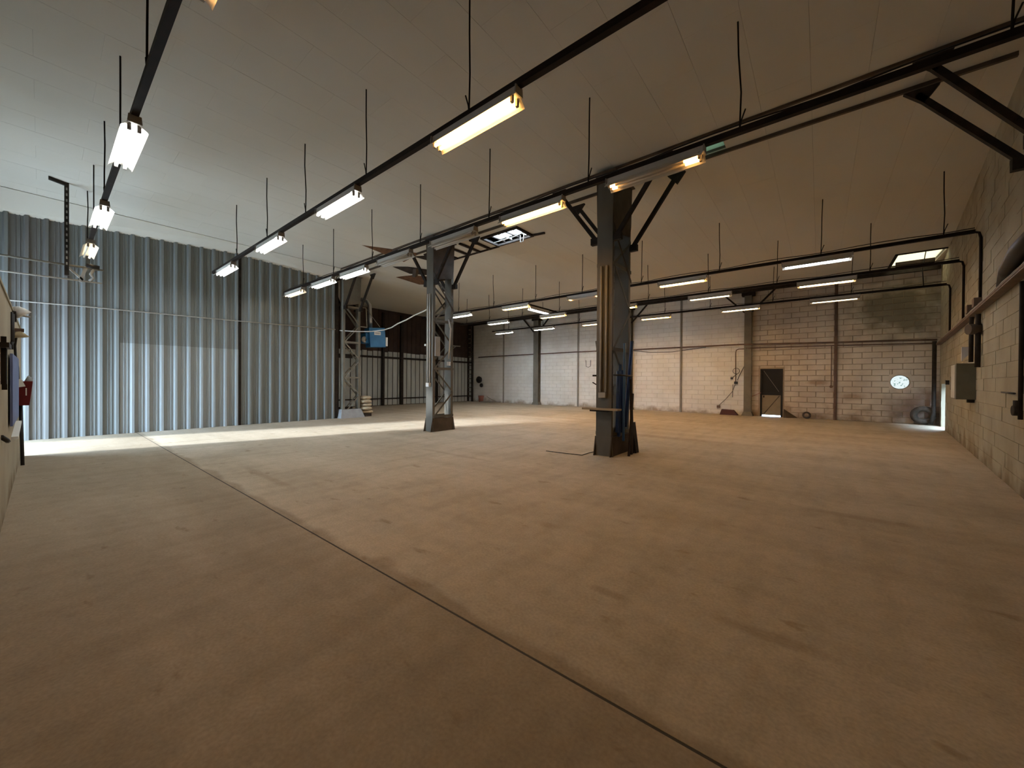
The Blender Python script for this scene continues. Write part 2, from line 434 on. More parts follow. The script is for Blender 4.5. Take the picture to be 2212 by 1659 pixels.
for i, (rs, px, py) in enumerate(near):
    part(ce, 'ceiling_panel', panel_g(rs), 'ceil')
g = G()
for rs, px, py in rest: panel_g(rs, g)
part(ce, 'ceiling_panel_field', g, 'ceil', kind='stuff')

# ---------------------------------------------------------------- block wall at the back
DOOR = (-1.83, -1.10, 0.0, 1.87)
RND = (1.84, 2.34, 1.12, 1.62)
rects = [(XL - 0.2, XR + 0.2, 0.0, ZC + 0.02)]
for h in (DOOR, RND): rects = sub_rects(rects, h)
g = G()
for (x0, x1, z0, z1) in rects: g.box(x0, x1, YB, YB + 0.2, z0, z1)
wb = struct('wall_back', g, 'mortar')
part(wb, 'pale_joint_paint', G().box(XL, -2.36, YB - 0.006, YB, 0, ZC), 'mortar_pale')
blocks = []
for c in range(26):
    z0 = c * 0.2; z1 = min(z0 + 0.2, ZC)
    if z1 - z0 < 0.05: continue
    x = XL - (0.25 if c % 2 else 0.0)
    while x < XR:
        x0, x1 = max(x, XL), min(x + 0.5, XR); x += 0.5
        if x1 - x0 < 0.06: continue
        blocks.append((x0, x1, z0, z1))
right_b = [b for b in blocks if b[0] > -2.45]
left_b = [b for b in blocks if b[0] <= -2.45]
def block_g(b, j, g=None, d=0.016):
    g = g or G(); x0, x1, z0, z1 = b
    rs = [(x0 + j, x1 - j, z0 + j, z1 - j)]
    for h in ((DOOR[0] - 0.05, DOOR[1] + 0.05, -1, DOOR[3] + 0.05), RND): rs = sub_rects(rs, h)
    t = d + random.uniform(-0.004, 0.004)
    for (a, b2, c, e) in rs:
        if b2 - a < 0.02 or e - c < 0.02: continue
        # chamfered face
        k = 0.006; y0, y1 = YB, YB - t
        g.hexa([(a, y0, c), (b2, y0, c), (b2 - k, y1, c + k), (a + k, y1, c + k), (a, y0, e), (b2, y0, e), (b2 - k, y1, e - k), (a + k, y1, e - k)])
    return g if g.v else None
right_b.sort(key=lambda b: -b[0])
for b in right_b[:300]:
    gg = block_g(b, random.uniform(0.0055, 0.009))
    if gg: part(wb, 'block', gg, 'block')
g = G()
for b in left_b + right_b[300:]: block_g(b, 0.004, g, 0.013)
part(wb, 'block_field', g, 'block_pale', kind='stuff')
# round opening: plate with a circular hole, frame and patterned pane
cx, cz, R = 2.09, 1.37, 0.245
g = G(); n = 32
out = []
for i in range(n):
    t = 2 * math.pi * i / n; ct, st = math.cos(t), math.sin(t); k = 0.264 / max(abs(ct), abs(st))
    out.append((cx + k * ct, cz + k * st))
inn = [(cx + R * math.cos(2 * math.pi * i / n), cz + R * math.sin(2 * math.pi * i / n)) for i in range(n)]
vs = [(p[0], YB - 0.012, p[1]) for p in out] + [(p[0], YB - 0.012, p[1]) for p in inn] + [(p[0], YB + 0.2, p[1]) for p in inn]
fs = []
for i in range(n):
    j = (i + 1) % n
    fs.append((i, j, n + j, n + i)); fs.append((n + i, n + j, 2 * n + j, 2 * n + i))
g.add(vs, fs)
part(wb, 'round_opening_surround', g, 'block')
win = struct('window_1', G().ring((cx, YB + 0.05, cz), R - 0.01, 0.014, 'y', 32), 'conduit', label='round window high-lighted by daylight in the block wall')
g = G().add([(cx, YB + 0.06, cz)] + [(p[0], YB + 0.06, p[1]) for p in inn], [(0, 1 + i, 1 + (i + 1) % n) for i in range(n)])
part(win, 'pane', g, 'leaf_glass')

# door in the block wall
dr = struct('door_1', G().box(-1.83, -1.77, YB - 0.03, YB + 0.16, 0, 1.87).box(-1.16, -1.10, YB - 0.03, YB + 0.16, 0, 1.87).box(-1.77, -1.16, YB - 0.03, YB + 0.16, 1.82, 1.87), 'door_dark', label='narrow steel door with a dark upper half')
part(dr, 'upper_panel', G().box(-1.77, -1.16, YB + 0.03, YB + 0.07, 0.90, 1.82), 'door_dark')
part(dr, 'mid_rail', G().box(-1.77, -1.16, YB, YB + 0.08, 0.84, 0.93), 'door_dark')
part(dr, 'lower_panel', G().box(-1.77, -1.16, YB + 0.02, YB + 0.06, 0.055, 0.84), 'door_low')
part(dr, 'diagonal_brace', G().bar((-1.70, YB + 0.012, 0.10), (-1.20, YB + 0.012, 0.82), 0.022, 0.03), 'column_plate')
part(dr, 'stay_wire', G().bar((-1.72, YB + 0.022, 1.80), (-1.22, YB + 0.022, 0.98), 0.006, 0.008), 'conduit')
part(dr, 'latch', G().box(-1.73, -1.69, YB - 0.005, YB + 0.02, 0.74, 0.82), 'steel_dark')
part(dr, 'pull_rod', G().bar((-2.10, YB - 0.04, 0.78), (-1.80, YB - 0.03, 0.93), 0.02, 0.02), 'red_clay')

# ---------------------------------------------------------------- right wall (skewed), with a low opening by the far corner
OPEN = (16.15, 17.40, 0.0, 1.32)
def rbox(g, y0, y1, z0, z1, o0, o1):
    """box on the right wall: o = distance out from the wall face into the room"""
    return g.hexa([(rw(y0) - o1, y0, z0), (rw(y0) - o0, y0, z0), (rw(y1) - o0, y1, z0), (rw(y1) - o1, y1, z0),
                   (rw(y0) - o1, y0, z1), (rw(y0) - o0, y0, z1), (rw(y1) - o0, y1, z1), (rw(y1) - o1, y1, z1)])
rects = sub_rects([(YF - 0.2, YB, 0.0, ZC + 0.02)], OPEN)
g = G()
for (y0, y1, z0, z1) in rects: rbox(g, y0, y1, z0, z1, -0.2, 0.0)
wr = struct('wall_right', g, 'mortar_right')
blocks = []
for c in range(26):
    z0 = c * 0.2; z1 = min(z0 + 0.2, ZC)
    if z1 - z0 < 0.05: continue
    y = YF - (0.25 if c % 2 else 0.0)
    while y < YB:
        y0, y1 = max(y, YF), min(y + 0.5, YB); y += 0.5
        if y1 - y0 > 0.06: blocks.append((y0, y1, z0, z1))
def rblock(b, g=None):
    g = g or G(); j = 0.003
    rs = sub_rects([(b[0] + j, b[1] - j, b[2] + j, b[3] - j)], OPEN); t = 0.012 + random.uniform(-0.003, 0.003)
    for (a, b2, c, e) in rs:
        if b2 - a > 0.02 and e - c > 0.02: rbox(g, a, b2, c, e, 0.0, t)
    return g if g.v else None
inview = sorted([b for b in blocks if b[1] > 6.9], key=lambda b: b[0])
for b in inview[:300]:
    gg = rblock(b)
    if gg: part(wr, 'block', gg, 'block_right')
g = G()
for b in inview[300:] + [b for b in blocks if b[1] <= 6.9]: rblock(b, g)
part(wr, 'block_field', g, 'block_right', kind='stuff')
# roller curtain frame of the low opening
part(wr, 'opening_lintel', rbox(G(), 16.05, 17.50, 1.32, 1.44, 0.0, 0.03), 'block_right')

# ---------------------------------------------------------------- rear wall with the daylight door, low partition beside the camera
rects = sub_rects([(XL - 0.2, 1.2, 0.0, ZC + 0.02)], (-12.92, -10.2, 0.0, 2.75))
g = G()
for (x0, x1, z0, z1) in rects: g.box(x0, x1, YF - 0.2, YF, z0, z1)
struct('wall_rear', g, 'rear')
g = G().box(-10.4, 0.62, -0.34, -0.22, 0, 2.10)
wn_ = struct('wall_near', g, 'plaster', label='low cream partition beside the viewer')
part(wn_, 'coping', G().box(-10.41, 0.62, -0.35, -0.21, 2.10, 2.125), 'plaster')

# ---------------------------------------------------------------- corrugated sheet wall
def sheet(y_start, nper, per, z0, z1f, x_face, fwd=1.0, th=0.003):
    """ribbed sheet standing in a plane X = x_face; ribs towards +X"""
    prof = []
    k = per / 0.27
    for i in range(nper):
        o = y_start + i * per
        for (yy, dx) in ((0.0, 0), (0.062, 0), (0.069, 0.014), (0.079, 0.014), (0.085, 0), (0.122, 0), (0.129, 0.014), (0.139, 0.014), (0.145, 0), (0.176, 0), (0.204, 0.06), (0.250, 0.06), (0.268, 0)):
            prof.append((o + yy * k, dx))
    prof.append((y_start + nper * per, 0))
    g = G(); n = len(prof); vs = []
    for (yy, dx) in prof:
        zt = z1f(yy) if callable(z1f) else z1f
        vs += [(x_face + dx, yy, z0), (x_face + dx, yy, zt), (x_face + dx - th, yy, z0), (x_face + dx - th, yy, zt)]
    fs = []
    for i in range(n - 1):
        a, b = 4 * i, 4 * (i + 1)
        fs += [(a, b, b + 1, a + 1), (a + 2, a + 3, b + 3, b + 2), (a + 1, b + 1, b + 3, a + 3), (a, a + 2, b + 2, b)]
    fs += [(0, 1, 3, 2), (4 * (n - 1), 4 * (n - 1) + 2, 4 * (n - 1) + 3, 4 * (n - 1) + 1)]
    return g.add(vs, fs)
XW = -12.97
wl = struct('wall_left', G().box(XW - 0.09, XW - 0.04, YF, 7.0, 3.9, 3.98).box(XW - 0.09, XW - 0.04, YF, 7.0, 2.1, 2.18).box(XW - 0.09, XW - 0.04, YF, 7.0, 0.3, 0.38), 'steel_dark', label='wall of tall ribbed metal sheets')
topL = lambda y: 4.73 + 0.05 * y
topR = lambda y: 4.89 - 0.055 * (y - 3.6)
P = 0.264
y = 3.545 - 18 * P
i = 0
while y < 3.50:
    if y < 1.0:
        part(wl, 'ribbed_sheet', sheet(y, 3, P, 0.0, topL, XW), 'corr_old' if i % 2 else 'corr')
    else:
        part(wl, 'ribbed_sheet', sheet(y, 3, P, 2.15, topL, XW), 'corr')
        part(wl, 'pale_ribbed_sheet', sheet(y, 3, P, 0.0, 2.17, XW + 0.012), 'corr_pale')
    y += 3 * P; i += 1
y = 3.60; P2 = 0.272
part(wl, 'joint_post', G().box(XW - 0.02, XW + 0.03, 3.545, 3.61, 0, 4.88), 'steel_dark')
for n_ in (3, 3, 3, 1):
    part(wl, 'ribbed_sheet', sheet(y, n_, P2, 0.0, topR, XW), 'corr')
    y += n_ * P2
YEND = y
def gap_cover(ya, za, yb_, zb):  # added boards over the wall-top gap, sloped to be lit like the ceiling
    return G().hexa([(XW - 0.03, ya, za), (XW - 0.01, ya, za - 0.02), (XW - 0.01, yb_, zb - 0.02), (XW - 0.03, yb_, zb),
                     (XW + 0.42, ya, ZC), (XW + 0.44, ya, ZC - 0.012), (XW + 0.44, yb_, ZC - 0.012), (XW + 0.42, yb_, ZC)])
part(wl, 'added_gap_cover', gap_cover(YF, topL(YF), 3.58, topL(3.58)), 'ceil')
part(wl, 'added_gap_cover', gap_cover(3.58, topR(3.58), YEND, topR(YEND)), 'ceil')
part(wl, 'end_post', G().box(XW - 0.06, XW + 0.03, YEND, YEND + 0.12, 0, 4.7), 'steel_dark')
part(wl, 'conduit', G().tube([(XW + 0.075, -1.6, 2.86), (XW + 0.075, 0.5, 2.93), (XW + 0.075, 3.5, 2.98), (XW + 0.075, YEND, 3.05)], 0.013), 'conduit')

# ---------------------------------------------------------------- far wall of the bay behind it
XF = -18.05
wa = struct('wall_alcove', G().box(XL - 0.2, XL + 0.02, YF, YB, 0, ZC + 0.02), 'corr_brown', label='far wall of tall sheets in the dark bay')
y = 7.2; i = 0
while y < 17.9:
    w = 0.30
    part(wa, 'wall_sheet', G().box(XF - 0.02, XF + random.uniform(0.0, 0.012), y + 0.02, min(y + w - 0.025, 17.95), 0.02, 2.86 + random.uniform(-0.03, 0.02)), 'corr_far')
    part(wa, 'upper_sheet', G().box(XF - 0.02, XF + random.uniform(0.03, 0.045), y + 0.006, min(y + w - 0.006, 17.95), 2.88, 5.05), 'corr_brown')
    y += w; i += 1
g = G().box(XF + 0.03, XF + 0.1, 7.2, 17.9, 2.50, 2.60)
part(wa, 'girt', g, 'steel_dark')
part(wa, 'girt', G().box(XF + 0.03, XF + 0.08, 7.2, 17.9, 0.33, 0.39), 'steel_dark')
for yy, w in ((11.35, 0.12), (12.5, 0.16), (15.0, 0.12)):
    part(wa, 'wall_post', G().box(XF + 0.02, XF + 0.16, yy - w / 2, yy + w / 2, 0, 4.9), 'steel_dark')

# ---------------------------------------------------------------- roof beam and steel columns
def lacing(col, x, y0, y1, z0, z1, step, mt='column', flip=0):
    z = z0; k = flip
    while z + step * 0.6 < z1:
        zt = min(z + step, z1)
        a, b = (y0, y1) if k % 2 == 0 else (y1, y0)
        part(col, 'lacing_bar', G().bar((x, a, z), (x, b, zt), 0.012, 0.045, (0, 1, 0)) if False else G().hexa([
            (x - 0.006, a, z - 0.028), (x + 0.006, a, z - 0.028), (x + 0.006, a, z + 0.028), (x - 0.006, a, z + 0.028),
            (x - 0.006, b, zt - 0.028), (x + 0.006, b, zt - 0.028), (x + 0.006, b, zt + 0.028), (x - 0.006, b, zt + 0.028)]), mt)
        z = zt; k += 1
def channel(x0, x1, y, depth, z0, z1, t=0.014):
    return G().box(x0, x1, y, y + t, z0, z1).box(x0, x0 + t, y + t, y + depth, z0, z1).box(x1 - t, x1, y + t, y + depth, z0, z1)
def column(label, xc, w, y0, y1, braces=(-1, 1), ztop=4.98, base_h=0.34, step=0.75, gusset=(3.95, 4.9), mats=('column', 'column_plate')):
    x0, x1 = xc - w / 2, xc + w / 2
    c = thing('lattice_column', label, 'column', (xc, (y0 + y1) / 2, 0))
    part(c, 'front_channel', channel(x0, x1, y0, 0.075, 0.0, ztop), mats[0])
    part(c, 'rear_channel', channel(x0, x1, y1, 0.075, 0.0, ztop), mats[0])
    ye = y1 + 0.075
    for xs in (x0 - 0.008, x1 + 0.008):
        part(c, 'base_plate', G().prism([(xs - 0.008, y0 - 0.07, 0), (xs - 0.008, ye + 0.07, 0), (xs - 0.008, ye + 0.005, base_h), (xs - 0.008, y0 - 0.005, base_h)], (0.016, 0, 0)), mats[1])
        lacing(c, xs, y0 + 0.05, y1 + 0.06, base_h + 0.05, gusset[0], step, mats[0])
        lacing(c, xs + (0.014 if xs > xc else -0.014), y0 + 0.05, y1 + 0.06, gusset[0] - 0.75, gusset[0], 0.75, mats[1], 1)
        z = base_h + 0.05
        while z < gusset[0]:
            part(c, 'batten', G().box(xs - 0.007, xs + 0.007, y0 + 0.02, y1 + 0.08, z - 0.03, z + 0.03), mats[0])
            z += step * 2
        part(c, 'gusset_plate', G().prism([(xs - 0.006, y0 + 0.02, gusset[0] + 0.15), (xs - 0.006, y0 + 0.18, gusset[0]), (xs - 0.006, y1 + 0.02, gusset[0] + 0.1), (xs - 0.006, ye - 0.01, gusset[0] + 0.3), (xs - 0.006, ye + 0.02, ztop), (xs - 0.006, y0 - 0.02, ztop)], (0.012, 0, 0)), mats[1])
    for yy in (y0 - 0.012, ye):
        part(c, 'foot_flange', G().prism([(x0 - 0.045, yy, 0), (x1 + 0.045, yy, 0), (x1 + 0.005, yy, base_h), (x0 - 0.005, yy, base_h)], (0, 0.012, 0)), mats[0])
    part(c, 'cap_plate', G().prism([(x0 - 0.06, y0 - 0.05, ztop), (x1 + 0.06, y0 - 0.05, ztop), (x1 + 0.06, ye + 0.05, ztop), (x0 - 0.06, ye + 0.05, ztop)], (0, 0, 0.02)), mats[1])
    for s in braces:
        for yy in (y0 + 0.05, ye - 0.02):
            xf = x1 if s > 0 else x0
            b = part(c, 'knee_brace', G().bar((xf + s * 0.05, yy, 3.86), (xf + s * 0.80, yy, 4.90), 0.06, 0.065), 'steel_dark')
            part(b, 'brace_cleat', G().box(min(xf, xf + s * 0.14), max(xf, xf + s * 0.14), yy - 0.04, yy + 0.04, 3.78, 3.90), 'steel_dark')
            part(b, 'brace_hanger', G().prism([(xf + s * 0.68, yy - 0.03, 4.98), (xf + s * 0.98, yy - 0.03, 4.98), (xf + s * 0.84, yy - 0.03, 4.80)][::int(s)], (0, 0.06, 0)), 'steel_dark')
    return c
c1 = column('steel lattice column with blue pipes strapped to it, nearest the viewer', -2.965, 0.29, 6.25, 6.98)
c2 = column('steel lattice column in the middle of the hall with open bracing', -7.84, 0.26, 6.30, 6.92, step=0.62)
c0 = column('grey lattice column at the end of the ribbed metal wall', -12.93, 0.20, 6.56, 7.12, braces=(-1, 1), mats=('column_far', 'column_far'), base_h=0.12, step=0.62)
part(c0, 'plinth', G().hexa([(-13.16, 6.42, 0), (-12.68, 6.42, 0), (-12.68, 7.30, 0), (-13.16, 7.30, 0), (-13.07, 6.50, 0.30), (-12.79, 6.50, 0.30), (-12.79, 7.21, 0.30), (-13.07, 7.21, 0.30)]), 'concrete_plinth', 'concrete plinth')
kb = thing('wall_brace', 'pair of dark knee braces rising from the right wall to the beam', 'brace', (1.4, 6.6, 3.8))
for yy in (6.30, 6.92):
    xf = rw(yy) - 0.01
    b = part(kb, 'knee_brace', G().bar((xf - 0.05, yy, 3.80), (0.92, yy, 4.93), 0.06, 0.065), 'steel_dark')
    part(b, 'brace_hanger', G().prism([(0.80, yy - 0.03, 4.99), (1.12, yy - 0.03, 4.99), (0.98, yy - 0.03, 4.80)], (0, 0.06, 0)), 'steel_dark')
    part(b, 'brace_cleat', G().box(xf - 0.14, xf, yy - 0.04, yy + 0.04, 3.72, 3.86), 'steel_dark')
bm = thing('roof_beam', 'twin-chord steel beam under the ceiling along the lattice columns', 'beam', (-7.5, 6.6, 5.0))
part(bm, 'chord', G().box(-17.9, 1.72, 6.32, 6.36, 5.045, ZC), 'column_plate')
part(bm, 'chord', G().box(-17.9, 1.72, 6.94, 6.98, 5.03, ZC), 'column_plate')

# conduits, switch and shelf on the nearest column
for k, xx in enumerate((-3.015, -2.915)):
    part(c1, 'conduit', G().tube([(xx, 6.225, 1.13), (xx, 6.225, 3.35)], 0.022), 'conduit')
part(c1, 'switch_box', G().box(-3.03, -2.90, 6.17, 6.25, 1.03, 1.12), 'conduit', 'grey switch box')
part(c1, 'coil_hook', G().bar((-3.11, 6.25, 1.42), (-3.17, 6.22, 1.42), 0.03, 0.03), 'steel_dark')
part(c1, 'coil_hook', G().bar((-3.11, 6.25, 1.26), (-3.17, 6.22, 1.30), 0.02, 0.02), 'steel_dark')
part(c1, 'shelf_bracket', G().box(-3.15, -2.80, 6.08, 6.25, 0.79, 0.82), 'steel_dark')
single('plank', 'weathered plank laid on a bracket across the nearest column', 'plank', (-2.95, 6.15, 0.82), G().hexa([(-3.27, 6.02, 0.82), (-2.62, 6.05, 0.82), (-2.62, 6.22, 0.82), (-3.27, 6.19, 0.82), (-3.27, 6.02, 0.85), (-2.62, 6.05, 0.85), (-2.62, 6.22, 0.85), (-3.27, 6.19, 0.85)]), 'wood')
# conduits on the middle column
for xx in (-7.88, -7.80):
    part(c2, 'conduit', G().tube([(xx, 6.275, 1.25), (xx, 6.275, 3.55)], 0.018), 'cable_pale')
part(c2, 'switch_box', G().box(-7.90, -7.78, 6.23, 6.30, 1.16, 1.26), 'white', 'white switch box')
part(c2, 'fuse_box', G().box(-7.71, -7.66, 6.35, 6.50, 1.95, 2.45), 'conduit')
part(c2, 'cable', G().tube([(-7.69, 6.80, 2.95), (-7.67, 6.86, 2.7), (-7.68, 6.84, 2.3), (-7.67, 6.80, 1.9)], 0.02), 'cable_pale')
part(c2, 'clamp', G().box(-7.72, -7.66, 6.78, 6.86, 1.72, 1.82), 'white')
part(c2, 'clamp', G().box(-8.03, -7.97, 6.28, 6.36, 2.22, 2.27), 'white')
# blue pipes strapped to the nearest column
bp_spec = [((-2.765, 6.37, 0.42), (-2.76, 6.40, 1.50), 0.03, 'blue_pipe', 'dark blue plastic pipe upright against the front channel'),
           ((-2.765, 6.445, 0.34), (-2.76, 6.47, 1.62), 0.03, 'blue_pipe', 'dark blue plastic pipe second from the front channel'),
           ((-2.70, 6.50, 0.26), (-2.71, 6.54, 2.00), 0.022, 'blue_pale', 'paler blue pipe whose bright end shows lowest'),
           ((-2.70, 6.58, 0.50), (-2.69, 6.84, 2.06), 0.032, 'blue_pipe', 'blue pipe leaning out to the right at its top'),
           ((-2.765, 6.55, 0.40), (-2.765, 6.60, 1.52), 0.03, 'blue_pipe', 'short blue pipe in the middle of the strapped bundle')]
for a, b, r_, m_, lb in bp_spec:
    o = single('plastic_pipe', lb, 'pipe', a, G().tube([a, b], r_, 10), m_, 'blue pipes strapped to the column')
o = single('plastic_pipe', 'dark grey pipe poking out left of the nearest column', 'pipe', (-3.0, 6.45, 0.5), G().tube([(-2.93, 6.45, 0.5), (-3.19, 6.42, 2.06)], 0.03, 10), 'column_far')
g = G()
g.tube([(-2.80, 6.28, 1.43), (-2.70, 6.34, 1.43), (-2.655, 6.52, 1.42), (-2.65, 6.74, 1.42), (-2.70, 6.88, 1.41), (-2.80, 6.94, 1.41)], 0.014)
single('strap', 'dark cord tied round the blue pipes on the column', 'strap', (-2.7, 6.6, 1.4), g, 'cable')
for k, (a, b, w, lb) in enumerate([((-2.66, 6.84, 0), (-2.70, 6.84, 1.02), 0.07, 'tall dark board leaning on the rear side of the nearest column'),
                                   ((-2.62, 6.93, 0), (-2.70, 6.95, 0.56), 0.14, 'short wide dark board leaning behind the blue pipes'),
                                   ((-2.63, 6.70, 0), (-2.66, 6.72, 1.36), 0.05, 'dark batten standing among the blue pipes'),
                                   ((-2.60, 6.50, 0), (-2.61, 6.68, 1.10), 0.045, 'slanting dark batten across the foot of the blue pipes')]):
    single('board', lb, 'board', a, G().bar(a, b, 0.03, w, (0, 1, 0)), 'dark_board')
single('floor_wire', 'thin bent wire lying on the floor by the nearest column', 'wire', (-3.5, 6.1, 0), G().tube([(-3.97, 5.94, 0.008), (-3.6, 5.97, 0.008), (-3.26, 6.02, 0.008), (-3.27, 6.35, 0.008), (-3.24, 6.55, 0.01)], 0.007, 6), 'cable')

# steel posts against the back wall
def wall_post(label, xc, w, d, ztop=5.0, brace=True, m_='column_far'):
    c = thing('wall_column', label, 'column', (xc, YB - d / 2, 0))
    t = 0.016; y0, y1 = YB - 0.02 - d, YB - 0.02
    part(c, 'front_flange', G().box(xc - w / 2, xc + w / 2, y0, y0 + t, 0, ztop), m_)
    part(c, 'web', G().box(xc - 0.008, xc + 0.008, y0 + t, y1 - t, 0, ztop), m_)
    part(c, 'rear_flange', G().box(xc - w / 2, xc + w / 2, y1 - t, y1, 0, ztop), m_)
    part(c, 'foot', G().hexa([(xc - w / 2 - 0.08, y0 - 0.05, 0), (xc + w / 2 + 0.08, y0 - 0.05, 0), (xc + w / 2 + 0.08, y1, 0), (xc - w / 2 - 0.08, y1, 0), (xc - w / 2 - 0.01, y0 - 0.005, 0.16), (xc + w / 2 + 0.01, y0 - 0.005, 0.16), (xc + w / 2 + 0.01, y1, 0.16), (xc - w / 2 - 0.01, y1, 0.16)]), m_)
    if brace:
        for s in (-1, 1):
            part(c, 'knee_brace', G().bar((xc + s * w / 2, y0 + 0.05, 4.15), (xc + s * (w / 2 + 0.75), y0 + 0.05, 4.95), 0.06, 0.06), 'steel_dark')
        part(c, 'head', G().box(xc - w / 2 - 0.1, xc + w / 2 + 0.1, y0 - 0.04, y1, 4.8, ztop), 'steel_dark')
    return c
wall_post('steel column on the back wall, left of the long pale bay', -12.6, 0.34, 0.26)
wall_post('steel column on the back wall mostly hidden by the nearest lattice column', -7.20, 0.34, 0.26)
wall_post('steel column on the back wall beside the narrow door', -2.24, 0.25, 0.24)
for xc, lb in ((-15.2, 'thin post on the back wall nearest the dark corner'), (-10.0, 'thin post on the back wall left of the blue pipes'), (-4.82, 'thin post on the pale wall between two columns'), (0.45, 'rusty brown thin post on the block wall right of the door')):
    single('thin_post', lb, 'post', (xc, YB - 0.05, 0), G().box(xc - 0.045, xc + 0.045, YB - 0.055, YB - 0.012, 0, 5.0).box(xc - 0.012, xc + 0.012, YB - 0.1, YB - 0.055, 0, 5.0), 'conduit_rust' if xc > 0 else 'conduit')
# corner lattice column of the dark bay
cc = thing('lattice_column', 'dark lattice column in the far left corner', 'column', (-17.85, 17.7, 0))
for xx in (-18.0, -17.62):
    part(cc, 'chord', G().box(xx - 0.05, xx + 0.05, 17.62, 17.72, 0, 5.0), 'steel_dark')
for k in range(16):
    part(cc, 'rung', G().box(-17.98, -17.64, 17.64, 17.67, 0.3 + k * 0.29, 0.36 + k * 0.29), 'column_far')
single('wall_bracket', 'pale bracket arm reaching right from behind the middle column', 'bracket', (-10.1, 9.4, 2.9), G().bar((-17.2, 14.9, 3.42), (-16.9, 15.9, 3.42), 0.06, 0.06).bar((-17.1, 15.1, 3.0), (-16.95, 15.6, 3.40), 0.04, 0.04), 'conduit')
eb = thing('edge_beam', 'dark steel beam over the back wall columns', 'beam', (-7, 17.8, 5.0))
part(eb, 'chord', G().box(-17.9, 2.9, 17.50, 17.62, 4.90, ZC), 'steel_dark')

# ---------------------------------------------------------------- lighting rails
ZR = 3.93
def rail(label, Y, xa, xb, rods, drop=False, tilt=0.0, cable=True):
    r = thing('lighting_rail', label, 'rail', ((xa + xb) / 2, Y, ZR))
    part(r, 'rail_bar', G().box(xa, xb, Y - 0.028, Y + 0.028, ZR - 0.03, ZR + 0.03), 'rail')
    for k, xx in enumerate(rods):
        j = random.uniform(-0.03, 0.03)
        q = part(r, 'hanger_rod', G().tube([(xx, Y, ZR + 0.03), (xx + 0.01, Y, ZR + 0.4), (xx + j * 0.6, Y + j * 0.3, ZR + 0.8), (xx + j, Y, ZC)], 0.0085, 6), 'rod')
        s = 1 if Y > 4 else -1
        part(q, 'hook', G().tube([(xx, Y, ZR + 0.02), (xx + s * 0.012, Y, ZR + 0.10), (xx + s * 0.05, Y, ZR + 0.21)], 0.007, 6), 'rod')
    if cable:
        pts = []
        n = 40
        for k in range(n + 1):
            xx = xa + (xb - xa) * k / n
            pts.append((xx, Y + 0.02, ZR + 0.05 + 0.035 * abs(math.sin(xx * 1.75))))
        part(r, 'power_cable', G().tube(pts, 0.008, 6), 'cable')
    if drop:
        xe = rw(Y) - 0.035
        part(r, 'drop_conduit', G().tube([(xb - 0.05, Y, ZR), (xe - 0.1, Y, ZR), (xe - 0.02, Y, ZR - 0.03), (xe, Y, ZR - 0.12), (xe, Y, 2.62)], 0.02, 8), 'rail')
    return r
rail('dark lighting rail running overhead nearest the left partition', 0.58, -11.6, 1.0, [-11.9 + 0.4, -10.0, -8.2, -6.4, -4.6, -2.8, -1.0], cable=False)
rail('dark lighting rail carrying the bright warm lamp in the upper middle', 2.65, -11.6, 1.25, [-9.8, -8.05, -6.4, -4.6, -2.71, -0.9, 0.9], cable=False)
rail('dark lighting rail passing in front of the lattice columns', 4.58, -12.5, 1.5, [-11.2, -9.46, -7.69, -6.0, -4.21, -2.42, -0.67, 1.1], cable=True)
rail('dark lighting rail first behind the lattice columns', 10.06, -13.0, rw(10.06) - 0.1, [-12.5, -10.8, -9.0, -7.18, -5.49, -3.72, -1.86, 0.0, 1.69], True)
rail('dark lighting rail second behind the lattice columns', 12.25, -13.0, rw(12.25) - 0.1, [-12.6, -11.2, -9.4, -7.64, -5.89, -4.3, -2.55, -0.9, 0.9], True)
rail('dark lighting rail nearest the block wall', 14.9, -13.4, rw(14.9) - 0.1, [-12.3, -10.2, -8.26, -6.5, -4.6, -3.04, -1.2, 0.7], True)

cr = thing('lighting_rail', 'short crosswise rail joining two lighting rails above the crosswise lamp', 'rail', (-7.72, 11.1, ZR))
part(cr, 'rail_bar', G().box(-7.745, -7.695, 10.09, 12.22, ZR - 0.026, ZR + 0.03), 'rail')
